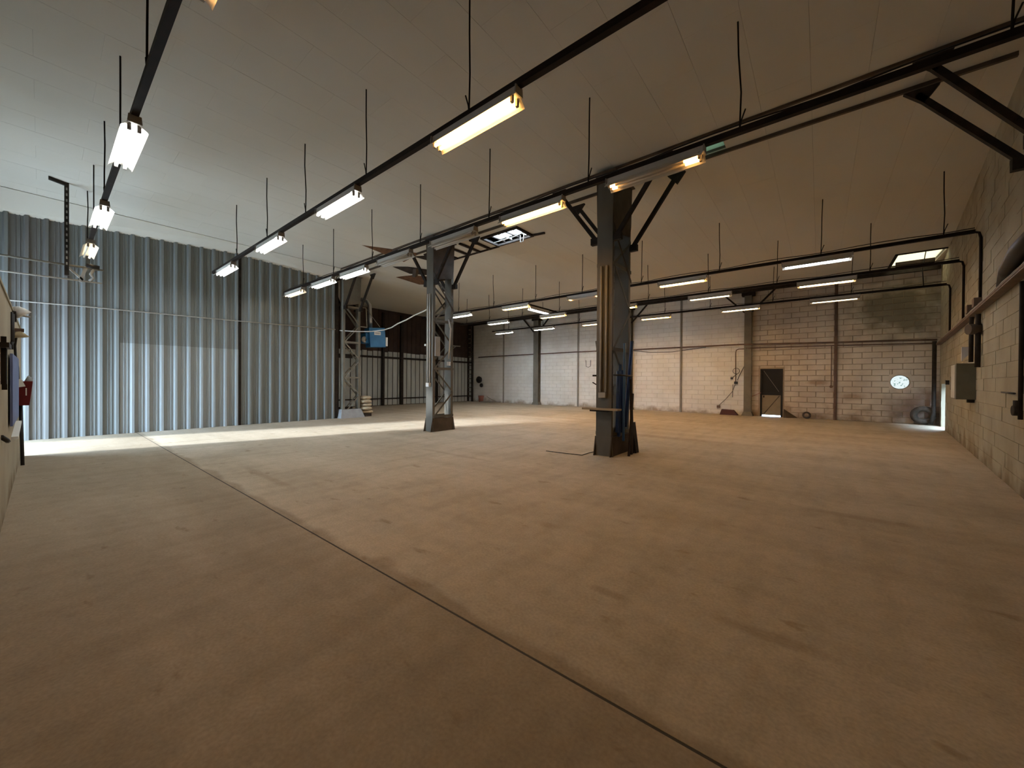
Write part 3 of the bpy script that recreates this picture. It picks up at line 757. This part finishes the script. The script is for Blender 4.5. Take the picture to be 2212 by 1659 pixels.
# ---------------------------------------------------------------- fluorescent lamps
CACHE = {}
HL = 0.565
def lamp_meshes(kind):
    if kind in CACHE: return CACHE[kind]
    t = 0.004; L = HL
    body = G().hexa([(-L, -0.036, -0.095), (L, -0.036, -0.095), (L, 0.036, -0.095), (-L, 0.036, -0.095), (-L, -0.035, -0.028), (L, -0.035, -0.028), (L, 0.035, -0.028), (-L, 0.035, -0.028)])
    wing = []
    for s in (-1, 1):
        prof = [(0.032 * s, -0.092), (0.094 * s, -0.148), (0.100 * s, -0.160)]
        g = G(); vs = []
        for (yy, zz) in prof:
            vs += [(-L, yy, zz), (L, yy, zz), (-L, yy, zz + t), (L, yy, zz + t)]
        fs = []
        for i in range(2):
            a, b = 4 * i, 4 * (i + 1)
            fs += [(a, a + 1, b + 1, b), (a + 2, b + 2, b + 3, a + 3), (a, b, b + 2, a + 2), (a + 1, a + 3, b + 3, b + 1)]
        fs += [(0, 2, 3, 1), (8, 9, 11, 10)]
        g.add(vs, fs); wing.append(g)
    lit = kind not in ('off', 'ends', 'single')
    tm = {'off': 'tube_off', 'ends': 'tube_off', 'white': 'tube_white', 'cool': 'tube_cool', 'warm': 'tube_warm', 'pink': 'tube_pink', 'dim': 'tube_dim', 'amber': 'tube_amber', 'white_near': 'tube_white_near', 'warm_near': 'tube_warm_near', 'half': 'tube_white'}[kind]
    tubes = [G().tube([(-L + 0.05, yy, -0.142), (L - 0.05, yy, -0.142)], 0.0145, 10) for yy in (-0.036, 0.036)]
    holders = []
    for sx in (-1, 1):
        for yy in (-0.036, 0.036):
            xa, xb = sorted((sx * (L - 0.052), sx * (L - 0.028)))
            holders.append(G().box(xa, xb, yy - 0.014, yy + 0.014, -0.162, -0.096))
    cap = [G().prism([(sx * (L + 0.001), -0.048, -0.024), (sx * (L + 0.001), 0.048, -0.024), (sx * (L + 0.001), 0.055, -0.10), (sx * (L + 0.001), -0.055, -0.10)], (sx * 0.012, 0, 0)) for sx in (-1, 1)]
    out = [('ballast_body', body.mesh('ballast_body', 'reflector'))]
    out += [('reflector_wing', w.mesh('reflector_wing', 'reflector')) for w in wing]
    if kind == 'half':
        out += [('tube', tubes[0].mesh('tube', 'tube_off')), ('tube', tubes[1].mesh('tube', 'tube_dim'))]
    else:
        out += [('tube', q.mesh('tube', tm)) for q in tubes]
    out += [('lamp_holder', q.mesh('lamp_holder', 'holder')) for q in holders]
    out += [('end_cap', q.mesh('end_cap', 'holder')) for q in cap]
    if kind == 'ends':
        for yy in (-0.036, 0.036):
            for sx in (-1, 1):
                q = G().tube([(sx * (L - 0.052), yy, -0.142), (sx * (L - (0.12 if sx < 0 else 0.20)), yy, -0.142)], 0.0155, 10)
                out.append(('glowing_tube_end', q.mesh('glowing_tube_end', 'tube_end')))
    CACHE[kind] = out
    return out
def lamp(label, xm, Y, kind, rot=0.0, dz=0.0, group=None):
    o = thing('tube_lamp', label, 'lamp', (xm, Y, ZR + dz), group)
    o.rotation_euler = (0, 0, rot)
    for n_, me in lamp_meshes(kind): link(n_, me, o)
    return o
A, B_, C_, D_, E_, F_ = 0.58, 2.65, 4.58, 10.06, 12.25, 14.9
lamp('tube lamp at the top edge of the picture, only a corner in view', -2.62, A + 0.04, 'amber')
lamp('large white tube lamp on the leftmost rail, nearest of its row', -5.85, A, 'white_near')
lamp('white tube lamp on the leftmost rail just above the ribbed wall', -8.70, A, 'white_near')
lamp('half-dark tube lamp at the far end of the leftmost rail', -11.15, A, 'half')
lamp('bright warm yellow tube lamp large in the upper middle', -2.66, B_, 'warm_near')
lamp('failing tube lamp above the top edge on the rail of the large warm lamp', 0.16, B_, 'ends')
lamp('white tube lamp following the large warm one on its rail', -5.38, B_, 'white_near')
lamp('white tube lamp third along the rail of the large warm one', -7.95, B_, 'white_near')
lamp('white tube lamp at the ribbed-wall end of the second rail', -10.6, B_, 'white_near')
lamp('failing tube lamp with orange glowing ends before the nearest column', -1.575, C_, 'ends')
lamp('bright warm yellow tube lamp left of the nearest lattice column', -3.37, C_, 'warm_near')
lamp('unlit tube lamp crossing the head of the middle lattice column', -5.08, C_, 'off')
lamp('unlit tube lamp left of the middle lattice column', -6.86, C_, 'off')
lamp('white tube lamp beside the head of the grey end column', -8.50, C_, 'white_near')
lamp('white tube lamp in front of the ribbed wall top, third from its rail end', -10.04, C_, 'white_near')
lamp('dim tube lamp last on the rail before the ribbed wall', -11.79, C_, 'dim')
lamp('bluish white tube lamp nearest the right rooflight', -0.08, D_, 'cool')
lamp('warm orange tube lamp right of the nearest lattice column', -2.70, D_, 'warm')
lamp('tube lamp with glowing ends just left of the nearest column', -5.40, D_, 'ends')
lamp('warm tube lamp over the left column of the back wall', -8.01, D_, 'warm')
lamp('white tube lamp beside the middle lattice column, far end of its rail', -10.69, D_, 'white')
lamp('white tube lamp hung crosswise between two rails', -7.72, 11.05, 'white', math.pi / 2)
lamp('pinkish white tube lamp below the bluish one on the right', 0.10, E_, 'pink')
lamp('dim tube lamp left of the column beside the narrow door', -2.52, E_, 'dim')
lamp('warm tube lamp half hidden behind the nearest column', -5.25, E_, 'warm')
lamp('warm tube lamp right of the left back-wall column', -7.93, E_, 'warm')
lamp('white tube lamp left of the left back-wall column, middle row', -10.7, E_, 'white')
lamp('thin dim tube lamp lowest on the right before the block wall', 0.32, F_, 'dim')
lamp('pinkish tube lamp crossing the column beside the narrow door', -2.12, F_, 'pink')
lamp('warm orange tube lamp lowest right of the nearest column', -4.95, F_, 'warm')
lamp('tube lamp just left of the nearest column, lowest row', -7.55, F_, 'pink')
lamp('white tube lamp lowest row, crossing the left back-wall column', -10.15, F_, 'white')
lamp('white tube lamp lowest row, last towards the dark corner', -12.6, F_, 'white')

# ---------------------------------------------------------------- rooflights, torn ceiling boards
rl = thing('rooflight', 'greenish rooflight sheet beside the failing lamp', 'rooflight', (-1.9, 6.7, ZC))
part(rl, 'sheet', G().box(-2.6, -1.2, 6.5, 6.93, ZC + 0.06, ZC + 0.064), 'pane_dim')
rl = thing('rooflight', 'bright rooflight in the right back corner of the ceiling', 'rooflight', (2.25, 16.6, ZC))
part(rl, 'sheet', G().box(1.75, 2.72, 15.7, 17.55, ZC + 0.10, ZC + 0.104), 'pane')
part(rl, 'cross_bar', G().box(1.80, 2.62, 16.55, 16.65, 4.92, 5.05), 'dark_flap')
part(rl, 'stay_wire', G().tube([(2.35, 16.0, ZC + 0.05), (2.33, 16.3, 4.7), (2.2, 15.2, 3.96)], 0.012, 6), 'cable')
part(rl, 'frame', G().box(1.69, 1.75, 15.64, 17.6, ZC - 0.04, ZC + 0.1).box(1.69, 2.72, 15.64, 15.70, ZC - 0.03, ZC + 0.1), 'dark_flap')
rl = thing('rooflight', 'broken rooflight with bent wires by the middle column', 'rooflight', (-6.35, 7.6, ZC))
part(rl, 'frame', G().box(-6.96, -6.90, 7.24, 7.96, ZC - 0.05, ZC + 0.12).box(-5.80, -5.74, 7.24, 7.96, ZC - 0.05, ZC + 0.12).box(-6.9, -5.8, 7.90, 7.96, ZC - 0.05, ZC + 0.12).box(-6.9, -5.8, 7.24, 7.30, ZC - 0.05, ZC + 0.12), 'dark_flap')
for k in range(4):
    xx = -6.72 + k * 0.24
    part(rl, 'bent_bar', G().bar((xx, 7.28, ZC + 0.02), (xx + 0.05, 7.92, ZC + 0.03), 0.03, 0.03), 'reflector' if k % 2 else 'dark_flap')
part(rl, 'bent_wire', G().tube([(-6.7, 7.5, ZC - 0.12), (-6.1, 7.62, ZC - 0.06), (-5.85, 7.66, ZC)], 0.012, 6), 'reflector')
part(rl, 'bent_wire', G().tube([(-6.0, 7.72, ZC - 0.02), (-6.0, 7.72, ZC - 0.2), (-5.9, 7.72, ZC - 0.2), (-5.9, 7.74, ZC)], 0.009, 6), 'reflector')
part(rl, 'loose_strip', G().bar((-5.76, 7.9, ZC - 0.03), (-5.42, 7.98, ZC - 0.02), 0.06, 0.04), 'dark_flap')
# bare battens left of the broken rooflight
bt = thing('ceiling_battens', 'bare dark battens across a stripped strip of ceiling', 'battens', (-8.0, 7.6, ZC))
part(bt, 'edge_batten', G().box(-9.0, -6.96, 7.98, 8.02, ZC - 0.04, ZC), 'dark_flap')
for xx in (-7.25, -7.65, -8.1, -8.6):
    part(bt, 'cross_batten', G().bar((xx, 7.15, ZC - 0.03), (xx - 0.03, 8.0, ZC - 0.03), 0.07, 0.04), 'dark_flap')
def flap(label, poly, drop, m_):
    """torn board, also used in place of a ceiling hole: a rigid sheet that sags below the ceiling along one edge"""
    g = G(); n = len(poly)
    lo = [(p[0], p[1], ZC - d) for p, d in zip(poly, drop)]
    g.prism(lo, (0, 0, 0.012))
    c = (sum(p[0] for p in poly) / n, sum(p[1] for p in poly) / n, ZC)
    return single('sagging_board', label, 'ceiling board', c, g, m_)
flap('brown sagging board standing in for a ceiling hole above an unlit lamp', [(-9.95, 5.60), (-9.45, 6.5), (-9.2, 7.0), (-9.75, 6.85)], [0.0, 0.02, 0.03, 0.20], 'rust_flap')  # board added in place of a rust-brown hole in the ceiling
flap('small dark torn ceiling board beside the middle column', [(-11.0, 7.3), (-10.6, 7.6), (-10.2, 8.5), (-10.5, 8.4), (-10.9, 7.9)], [0.01, 0.02, 0.02, 0.13, 0.12], 'dark_flap')
flap('reddish torn ceiling board hanging farthest left of the middle column', [(-12.0, 8.1), (-11.3, 8.3), (-10.7, 9.2), (-11.2, 9.3), (-11.7, 8.9)], [0.01, 0.02, 0.02, 0.16, 0.16], 'rust_flap')
flap('dark torn ceiling strip just left of the middle column head', [(-9.6, 7.1), (-9.1, 7.3), (-8.8, 7.6), (-9.2, 7.6)], [0.01, 0.02, 0.03, 0.14], 'dark_flap')
single('hanging_scrap', 'pale scrap dangling under the dark torn board', 'scrap', (-10.3, 8.0, 4.9), G().hexa([(-10.5, 7.7, 4.75), (-10.4, 7.75, 4.72), (-10.4, 7.85, 4.80), (-10.5, 7.8, 4.82), (-10.45, 7.7, 5.0), (-10.35, 7.75, 4.98), (-10.35, 7.85, 5.0), (-10.45, 7.8, 5.05)]), 'column_plate')
# post and gear hung from the ceiling at the left
hp = thing('slotted_hanger', 'dark slotted steel post hung from the ceiling at the left', 'post', (-11.33, 0.3, 3.3))
part(hp, 'post', G().box(-11.36, -11.30, 0.275, 0.335, 3.30, ZC), 'steel_dark')
for k in range(14):
    part(hp, 'slot', G().box(-11.298, -11.296, 0.295, 0.315, 3.5 + k * 0.11, 3.55 + k * 0.11), 'conduit')
part(hp, 'arm', G().prism([(-11.36, 0.30, ZC - 0.005), (-11.30, 0.30, ZC - 0.005), (-11.30, 0.30, ZC - 0.06), (-11.36, 0.30, ZC - 0.06)], (0.12, -0.22, 0.0)), 'steel_dark')
hf = thing('hoist_frame', 'pipe frame with a dark motor hung before the ribbed wall', 'frame', (-11.4, 0.3, 3.2))
part(hf, 'pipe', G().tube([(-11.4, -1.4, 3.21), (-11.4, 0.78, 3.25)], 0.015), 'conduit')
part(hf, 'pipe', G().tube([(-11.4, -1.4, 3.50), (-11.4, 0.80, 3.52)], 0.02), 'column_far')
part(hf, 'strut', G().bar((-11.4, 0.28, 3.52), (-11.4, 0.52, 3.26), 0.03, 0.035), 'conduit')
part(hf, 'strut', G().bar((-11.4, 0.56, 3.54), (-11.4, 0.48, 3.22), 0.03, 0.05), 'conduit')
part(hf, 'motor', G().tube([(-11.42, 0.56, 3.56), (-11.42, 0.74, 3.55)], 0.055, 12), 'cable')
part(hf, 'chain', G().tube([(-11.4, 0.66, 3.5), (-11.38, 0.62, 3.4), (-11.4, 0.66, 3.33), (-11.4, 0.60, 3.26)], 0.025, 6), 'conduit')

# ---------------------------------------------------------------- heater, cable, sacks by the grey end column
ht = thing('heater', 'blue hanging air heater with a white label', 'heater', (-13.4, 8.2, 2.55))
X0, X1 = -13.62, -13.18
part(ht, 'casing', G().hexa([(X0, 7.86, 2.58), (X1, 7.80, 2.58), (X1, 8.46, 2.62), (X0, 8.50, 2.62), (X0, 7.80, 3.30), (X1, 7.74, 3.30), (X1, 8.40, 3.36), (X0, 8.45, 3.36)]), 'blue_heater')
part(ht, 'side_flange', G().hexa([(X0, 7.66, 2.72), (X1 - 0.1, 7.66, 2.72), (X1 - 0.1, 7.84, 2.72), (X0, 7.84, 2.72), (X0, 7.66, 3.1), (X1 - 0.1, 7.66, 3.1), (X1 - 0.1, 7.84, 3.1), (X0, 7.84, 3.1)]), 'blue_heater')
lb = part(ht, 'label_plate', G().hexa([(X1, 7.95, 3.05), (X1 + 0.008, 7.95, 3.05), (X1 + 0.008, 8.22, 3.06), (X1, 8.22, 3.06), (X1, 7.95, 3.18), (X1 + 0.008, 7.95, 3.18), (X1 + 0.008, 8.22, 3.19), (X1, 8.22, 3.19)]), 'white')
for k in range(7):
    part(lb, 'lettering', G().box(X1 + 0.008, X1 + 0.010, 7.985 + k * 0.029, 8.003 + k * 0.029, 3.10, 3.14), 'label_ink')
part(ht, 'outlet_lip', G().box(X0 + 0.05, X1 + 0.02, 8.44, 8.52, 2.66, 3.0), 'white')
part(ht, 'flue_pipe', G().tube([(-13.5, 7.98, 3.30), (-13.5, 7.96, 3.9), (-13.5, 7.94, 4.22), (-13.55, 7.86, 4.36), (-13.7, 7.70, 4.42)], 0.075, 12), 'silver')
part(ht, 'support_frame', G().bar((-13.2, 7.30, 4.0), (-13.2, 7.62, 4.02), 0.03, 0.03).bar((-13.2, 7.62, 4.02), (-13.2, 7.66, 3.30), 0.03, 0.03).bar((-13.2, 7.66, 3.30), (-13.2, 7.32, 3.30), 0.03, 0.03), 'conduit')
part(ht, 'stay', G().tube([(-13.2, 7.64, 3.98), (-13.2, 8.2, 3.38)], 0.01, 6), 'conduit')
part(ht, 'fan_guard', G().ring((-13.3, 7.62, 2.85), 0.10, 0.02, 'x', 14).tube([(-13.32, 7.62, 2.85), (-13.28, 7.62, 2.85)], 0.08, 12), 'conduit')
single('slack_cable', 'slack pale cable strung from the grey column to the middle column', 'cable', (-10.5, 6.9, 3.0), G().tube([(-12.95, 6.5, 3.04), (-12.6, 6.9, 3.02), (-12.0, 7.15, 3.0), (-11.2, 7.1, 2.98), (-10.6, 7.0, 3.0), (-10.2, 6.95, 3.08), (-9.6, 6.85, 3.13), (-9.2, 6.8, 3.20), (-8.6, 6.7, 3.25), (-7.98, 6.62, 3.36)], 0.018), 'cable_pale')
def sack(label, c, rx, ry, rz, rot, gname):
    g = G(); n, m = 14, 8; g.smooth = True
    for i in range(m + 1):
        ph = -math.pi / 2 + math.pi * i / m
        for k in range(n):
            t = 2 * math.pi * k / n
            sq = lambda v: math.copysign(abs(v) ** 0.55, v)
            cp = abs(math.cos(ph)) ** 0.6
            a, b, z = rx * sq(math.cos(t)) * cp, ry * sq(math.sin(t)) * cp, rz * math.sin(ph) * (1 + 0.08 * math.sin(3 * t))
            g.v.append((c[0] + a * math.cos(rot) - b * math.sin(rot), c[1] + a * math.sin(rot) + b * math.cos(rot), c[2] + z))
    for i in range(m):
        for k in range(n):
            k2 = (k + 1) % n
            g.f.append((i * n + k, i * n + k2, (i + 1) * n + k2, (i + 1) * n + k))
    return single('sack', label, 'sack', c, g, 'sack', gname)
names = ['bottom sack of the stack beside the grey end column', 'second lowest sack of the stack beside the grey end column', 'middle sack of the stack beside the grey end column', 'second highest sack of the stack beside the grey end column', 'top sack of the stack beside the grey end column']
for k in range(5):
    sack(names[k], (-13.02 + (0.03 if k % 2 else -0.02), 7.47 + (0.05 if k == 0 else 0.0) + random.uniform(-0.02, 0.02), 0.165 + k * 0.128), 0.24, 0.20 if k else 0.22, 0.072, random.uniform(-0.15, 0.15), 'stacked sacks')
single('timber_block', 'dark timber block under the stack of sacks', 'block', (-13.0, 7.5, 0), G().box(-13.2, -12.82, 7.36, 7.64, 0, 0.095), 'dark_board')
sack('loose sack lying behind the bracing of the grey end column', (-13.75, 7.45, 0.14), 0.26, 0.22, 0.14, 0.3, None)

# ---------------------------------------------------------------- partition side: bin, lamps, board, pole
single('blue_notice_board', 'tall blue board fixed to the cream partition', 'board', (-7.5, -0.21, 1.0), G().box(-8.25, -6.55, -0.208, -0.19, 0.80, 1.56), 'blue_board')
single('board_ledge', 'short pale ledge below the blue board', 'ledge', (-7.7, -0.2, 0.68), G().hexa([(-8.4, -0.22, 0.70), (-7.2, -0.22, 0.60), (-7.2, -0.17, 0.60), (-8.4, -0.17, 0.70), (-8.4, -0.22, 0.73), (-7.2, -0.22, 0.63), (-7.2, -0.17, 0.63), (-8.4, -0.17, 0.73)]), 'white')
bn = thing('wall_bin', 'dark red bin hung on the partition end with a white sheet', 'bin', (-9.4, -0.14, 0.9))
part(bn, 'bin_body', G().hexa([(-9.55, -0.215, 0.90), (-9.20, -0.215, 0.90), (-9.20, -0.115, 0.90), (-9.55, -0.115, 0.90), (-9.60, -0.22, 1.26), (-9.15, -0.22, 1.26), (-9.15, -0.085, 1.26), (-9.60, -0.085, 1.26)]), 'red')
part(bn, 'white_sheet', G().prism([(-9.12, -0.222, 1.17), (-9.12, -0.150, 1.185), (-9.12, -0.185, 1.29), (-9.12, -0.222, 1.30)], (-0.012, 0, 0)), 'white')
part(bn, 'paper_strip', G().box(-9.13, -9.125, -0.150, -0.138, 1.05, 1.16), 'white')
part(bn, 'film_clump', G().tube([(-9.3, -0.13, 1.24), (-9.35, -0.115, 1.30), (-9.4, -0.13, 1.34)], [0.04, 0.035, 0.006], 7), 'film')
single('leaning_pole', 'thin black pole leaning at the partition end under the bin', 'pole', (-9.35, -0.19, 0), G().tube([(-9.27, -0.18, 0.0), (-9.55, -0.205, 0.95)], 0.02, 8), 'cable')
wl_ = thing('work_lamp', 'white dome work lamp on a bracket above the partition', 'lamp', (-7.5, -0.18, 2.0))
part(wl_, 'shade', G().tube([(-7.5, -0.225, 2.145), (-7.5, -0.20, 2.13), (-7.5, -0.165, 2.10), (-7.5, -0.135, 2.065)], [0.015, 0.05, 0.065, 0.075], 14), 'white')
part(wl_, 'arm', G().tube([(-7.5, -0.22, 2.07), (-7.5, -0.085, 2.05)], 0.01, 6), 'conduit')
part(wl_, 'clamp', G().box(-7.56, -7.44, -0.225, -0.19, 1.98, 2.10), 'steel_dark')
wl_ = thing('shade_lamp', 'small beige shaded lamp below the white work lamp', 'lamp', (-7.6, -0.17, 1.8))
part(wl_, 'bar', G().box(-7.62, -7.58, -0.215, -0.135, 1.87, 1.91), 'conduit_rust')
part(wl_, 'shade', G().tube([(-7.6, -0.18, 1.87), (-7.6, -0.165, 1.80)], [0.03, 0.075], 12), 'beige')
part(wl_, 'cord', G().tube([(-7.6, -0.19, 1.86), (-7.62, -0.205, 1.7), (-7.9, -0.205, 1.55), (-8.6, -0.205, 1.45), (-9.0, -0.21, 1.3)], 0.012, 6), 'cable')
single('pull_weight', 'pair of black cords with a weight hanging on the partition', 'cord', (-6.9, -0.2, 1.7), G().tube([(-6.9, -0.205, 2.03), (-6.9, -0.205, 1.62)], 0.009, 6).tube([(-7.1, -0.205, 2.03), (-7.1, -0.205, 1.70)], 0.013, 6).box(-6.95, -6.85, -0.215, -0.195, 1.62, 1.70), 'cable')
single('tool_rack', 'black metal rack with a bar at the left picture edge', 'rack', (-5.45, -0.2, 1.4), G().box(-5.47, -5.43, -0.22, -0.19, 1.25, 1.66).box(-5.65, -5.25, -0.22, -0.17, 1.56, 1.60).box(-5.58, -5.56, -0.22, -0.19, 1.2, 1.56), 'cable')
single('wall_hook', 'small black hook low on the cream partition', 'hook', (-5.45, -0.2, 0.75), G().tube([(-5.45, -0.22, 0.80), (-5.5, -0.19, 0.76), (-5.62, -0.19, 0.74)], 0.018, 6), 'cable')
single('top_bracket', 'small dark bracket on top of the partition', 'bracket', (-6.1, -0.25, 2.12), G().box(-6.3, -6.0, -0.27, -0.22, 2.125, 2.16), 'cable')

# ---------------------------------------------------------------- services on the right wall
tr = thing('cable_tray', 'brown cable tray with bundled cables along the right wall', 'cable tray', (2.2, 11.5, 2.55))
def rp(y, z, o): return (rw(y) - o, y, z)
part(tr, 'tray', rbox(G(), 5.5, 17.6, 2.53, 2.55, 0.02, 0.12), 'conduit_rust')
part(tr, 'tray_lip', rbox(G(), 5.5, 17.6, 2.55, 2.575, 0.115, 0.125), 'conduit_rust')
for k, (o, z, r) in enumerate(((0.06, 2.575, 0.022), (0.10, 2.58, 0.026), (0.08, 2.615, 0.02))):
    part(tr, 'cable', G().tube([rp(5.5 + i * 0.6, z + 0.012 * math.sin(i * 1.7 + k), o) for i in range(21)], r, 7), ['cable', 'conduit', 'conduit_rust'][k])
part(tr, 'cable_bundle', G().tube([rp(5.6, 2.78, 0.10), rp(6.6, 2.76, 0.12), rp(7.3, 2.68, 0.12), rp(7.9, 2.60, 0.10)], [0.08, 0.085, 0.07, 0.03], 9), 'cable')
for yy in (9.7, 10.5):
    part(tr, 'junction_box', rbox(G(), yy, yy + 0.22, 2.60, 2.74, 0.05, 0.14), 'conduit_rust')
sw = thing('switch_gear', 'dark conduit and round switch above the grey cabinet', 'switch gear', (2.1, 10.2, 2.0))
part(sw, 'conduit', G().tube([rp(10.35, 2.5, 0.10), rp(10.35, 1.7, 0.10)], 0.03), 'steel_dark')
part(sw, 'conduit', G().tube([rp(10.0, 2.5, 0.06), rp(10.0, 1.6, 0.06)], 0.035), 'steel_dark')
part(sw, 'round_switch', G().tube([rp(10.05, 2.25, 0.0), rp(10.0, 2.25, 0.17)], 0.09, 14), 'column_plate')
part(sw, 'wedge_bracket', G().prism([rp(10.45, 1.72, 0.20), rp(10.45, 1.98, 0.20), rp(10.45, 1.98, 0.02)], (0, 0.03, 0)), 'white')
cb = thing('control_cabinet', 'olive grey steel control cabinet on the right wall', 'cabinet', (2.1, 10.9, 1.35))
part(cb, 'casing', rbox(G(), 10.6, 11.25, 1.03, 1.69, 0.0, 0.25), 'cabinet')
part(cb, 'front_door', rbox(G(), 10.62, 11.23, 1.05, 1.67, 0.25, 0.268), 'cabinet_pale')
part(cb, 'cable_gland', G().tube([rp(10.75, 1.03, 0.06), rp(10.75, 0.97, 0.06)], 0.05, 10), 'cable')
sb = thing('switch_box', 'pale switch box beyond the grey cabinet', 'box', (2.4, 13.3, 1.4))
part(sb, 'casing', rbox(G(), 13.2, 13.8, 1.18, 1.48, 0.0, 0.14), 'block_right')
part(sb, 'handle', rbox(G(), 13.3, 13.38, 1.30, 1.40, 0.14, 0.2), 'cable')
vp = thing('valve_pipe', 'dark upright pipe with a valve at the right picture edge', 'pipe', (1.85, 7.2, 1.5))
part(vp, 'pipe', G().tube([rp(7.12, 2.5, 0.03), rp(7.12, 0.9, 0.03)], 0.02), 'steel_dark')
part(vp, 'valve', G().tube([rp(7.18, 1.0, 0.0), rp(7.18, 1.0, 0.08)], 0.06, 12).tube([rp(7.16, 0.95, 0.04), rp(7.16, 1.12, 0.04)], 0.04, 10), 'steel_dark')
part(vp, 'lever', G().tube([rp(7.22, 1.20, 0.06), rp(7.95, 1.205, 0.06)], 0.012, 6), 'cable')
single('drain_pipe', 'dark drain pipe in the right back corner', 'pipe', (2.86, 17.5, 0), G().tube([(2.80, 17.62, 2.66), (2.80, 17.62, 0.4), (2.74, 17.6, 0.05)], 0.05, 10), 'steel_dark')

# ---------------------------------------------------------------- services and clutter on the back wall
cd = thing('wall_conduit', 'brown conduit running the length of the back wall', 'conduit', (-7.4, YB - 0.08, 2.85))
pts = [(-17.3, 2.88), (-14, 2.90), (-10, 2.91), (-6.5, 2.88), (-4.85, 2.88), (-2.5, 2.86), (0.4, 2.79), (2.9, 2.73)]
part(cd, 'upper_pipe', G().tube([(px_, YB - 0.30 if abs(px_ + 2.3) < 0.4 else YB - 0.09, z) for px_, z in pts], 0.03), 'conduit_rust')
part(cd, 'lower_pipe', G().tube([(-2.3, YB - 0.30, 2.70), (0.4, YB - 0.09, 2.68), (2.9, YB - 0.09, 2.62)], 0.02), 'conduit_rust')
part(cd, 'slack_cable', G().tube([(-7.0, YB - 0.05, 2.84), (-6.2, YB - 0.05, 2.72), (-5.2, YB - 0.05, 2.70), (-4.2, YB - 0.05, 2.80), (-3.8, YB - 0.05, 2.84)], 0.012, 6), 'cable')
ck = thing('socket_cables', 'tangle of cables and sockets left of the door column', 'cables', (-2.7, YB - 0.05, 1.5))
yb = YB - 0.04
part(ck, 'down_pipe', G().tube([(-2.36, yb, 2.70), (-2.58, yb, 2.70), (-2.67, yb, 2.66), (-2.69, yb, 2.55), (-2.68, yb, 1.32)], 0.016), 'conduit_rust')
part(ck, 'cable_loop', G().ring((-2.66, yb - 0.03, 1.80), 0.12, 0.01, 'y', 22, 6), 'cable')
part(ck, 'cable', G().tube([(-2.38, yb, 2.0), (-2.55, yb, 1.62), (-2.62, yb, 1.42)], 0.012, 6), 'cable')
part(ck, 'cable', G().tube([(-2.64, yb, 1.68), (-2.76, yb, 1.56), (-2.82, yb, 1.48)], 0.012, 6), 'cable')
part(ck, 'cable', G().tube([(-2.70, yb, 1.25), (-2.80, yb, 0.95), (-3.05, yb, 0.62), (-3.29, yb, 0.36)], 0.01, 6), 'cable')
part(ck, 'cable', G().tube([(-2.78, yb, 1.25), (-2.79, yb, 0.72)], 0.01, 6), 'cable')
part(ck, 'socket', G().box(-2.73, -2.61, yb - 0.05, yb + 0.02, 1.27, 1.37), 'cable')
part(ck, 'socket', G().box(-2.86, -2.78, yb - 0.04, yb + 0.02, 1.46, 1.54), 'cable')
part(ck, 'plug', G().box(-3.36, -3.24, yb - 0.04, yb + 0.02, 0.26, 0.36), 'conduit_rust')
single('low_crate', 'dull purple low crate at the foot of the wall', 'crate', (-2.9, 17.8, 0), G().hexa([(-3.2, 17.62, 0), (-2.55, 17.62, 0), (-2.55, 17.92, 0), (-3.2, 17.92, 0), (-3.14, 17.66, 0.22), (-2.72, 17.66, 0.20), (-2.72, 17.92, 0.20), (-3.14, 17.92, 0.22)]), 'purple_box')
tw = thing('pull_switch', 'thin switch pipe beside the rusty thin post', 'switch', (0.33, YB - 0.04, 1.2))
part(tw, 'pipe', G().tube([(0.33, YB - 0.04, 2.7), (0.33, YB - 0.04, 1.25)], 0.011, 6), 'conduit_rust')
part(tw, 'switch', G().tube([(0.33, YB - 0.02, 1.20), (0.33, YB - 0.08, 1.20)], 0.05, 10), 'conduit_rust')
single('tyre', 'dark tyre leaning in the right back corner', 'tyre', (2.62, 17.85, 0), G().ring((2.60, 17.82, 0.31), 0.21, 0.085, 'y', 24, 10), 'tyre')
single('small_ring', 'small dark hose ring at the wall right of the door', 'ring', (-0.36, 17.85, 0), G().ring((-0.36, 17.86, 0.13), 0.10, 0.03, 'y', 18, 8), 'tyre')
single('rubble_heap', 'small grey heap on the floor at the right door jamb', 'heap', (-0.95, 17.85, 0), G().add([(-1.06, 17.98, 0), (-1.06, 17.98, 0.32), (-0.95, 17.7, 0), (-0.62, 17.98, 0), (-1.06, 17.72, 0)], [(0, 1, 4), (1, 2, 4), (1, 3, 2), (0, 3, 1), (0, 4, 2, 3)]), 'column_plate')
single('black_coil', 'black cable coil hung on the wall near the dark corner', 'coil', (-17.2, 17.9, 1.3), G().ring((-17.2, 17.86, 1.42), 0.12, 0.11, 'y', 18, 7).ring((-17.02, 17.90, 1.06), 0.07, 0.07, 'y', 14, 6), 'cable')
single('bucket', 'dull red bucket on the floor near the dark corner', 'bucket', (-16.85, 17.7, 0), G().tube([(-16.85, 17.7, 0), (-16.85, 17.7, 0.40)], [0.14, 0.19], 14), 'red_clay')
g = G().ring((-16.1, 17.45, 0.04), 0.42, 0.022, 'z', 24, 6).tube([(-16.5, 17.85, 0.36), (-16.2, 17.85, 0.22), (-15.7, 17.85, 0.06), (-15.3, 17.8, 0.03)], 0.02, 6)
single('hose', 'pale hose lying beside the red bucket', 'hose', (-16.1, 17.75, 0), g, 'conduit')
single('wall_hanger', 'thin wire hanger on the pale wall left of the nearest column', 'hanger', (-9.4, YB - 0.03, 2.1), G().tube([(-9.55, YB - 0.03, 2.45), (-9.53, YB - 0.03, 2.12), (-9.40, YB - 0.03, 2.08), (-9.28, YB - 0.03, 2.14), (-9.27, YB - 0.03, 2.45)], 0.012, 6), 'cable')
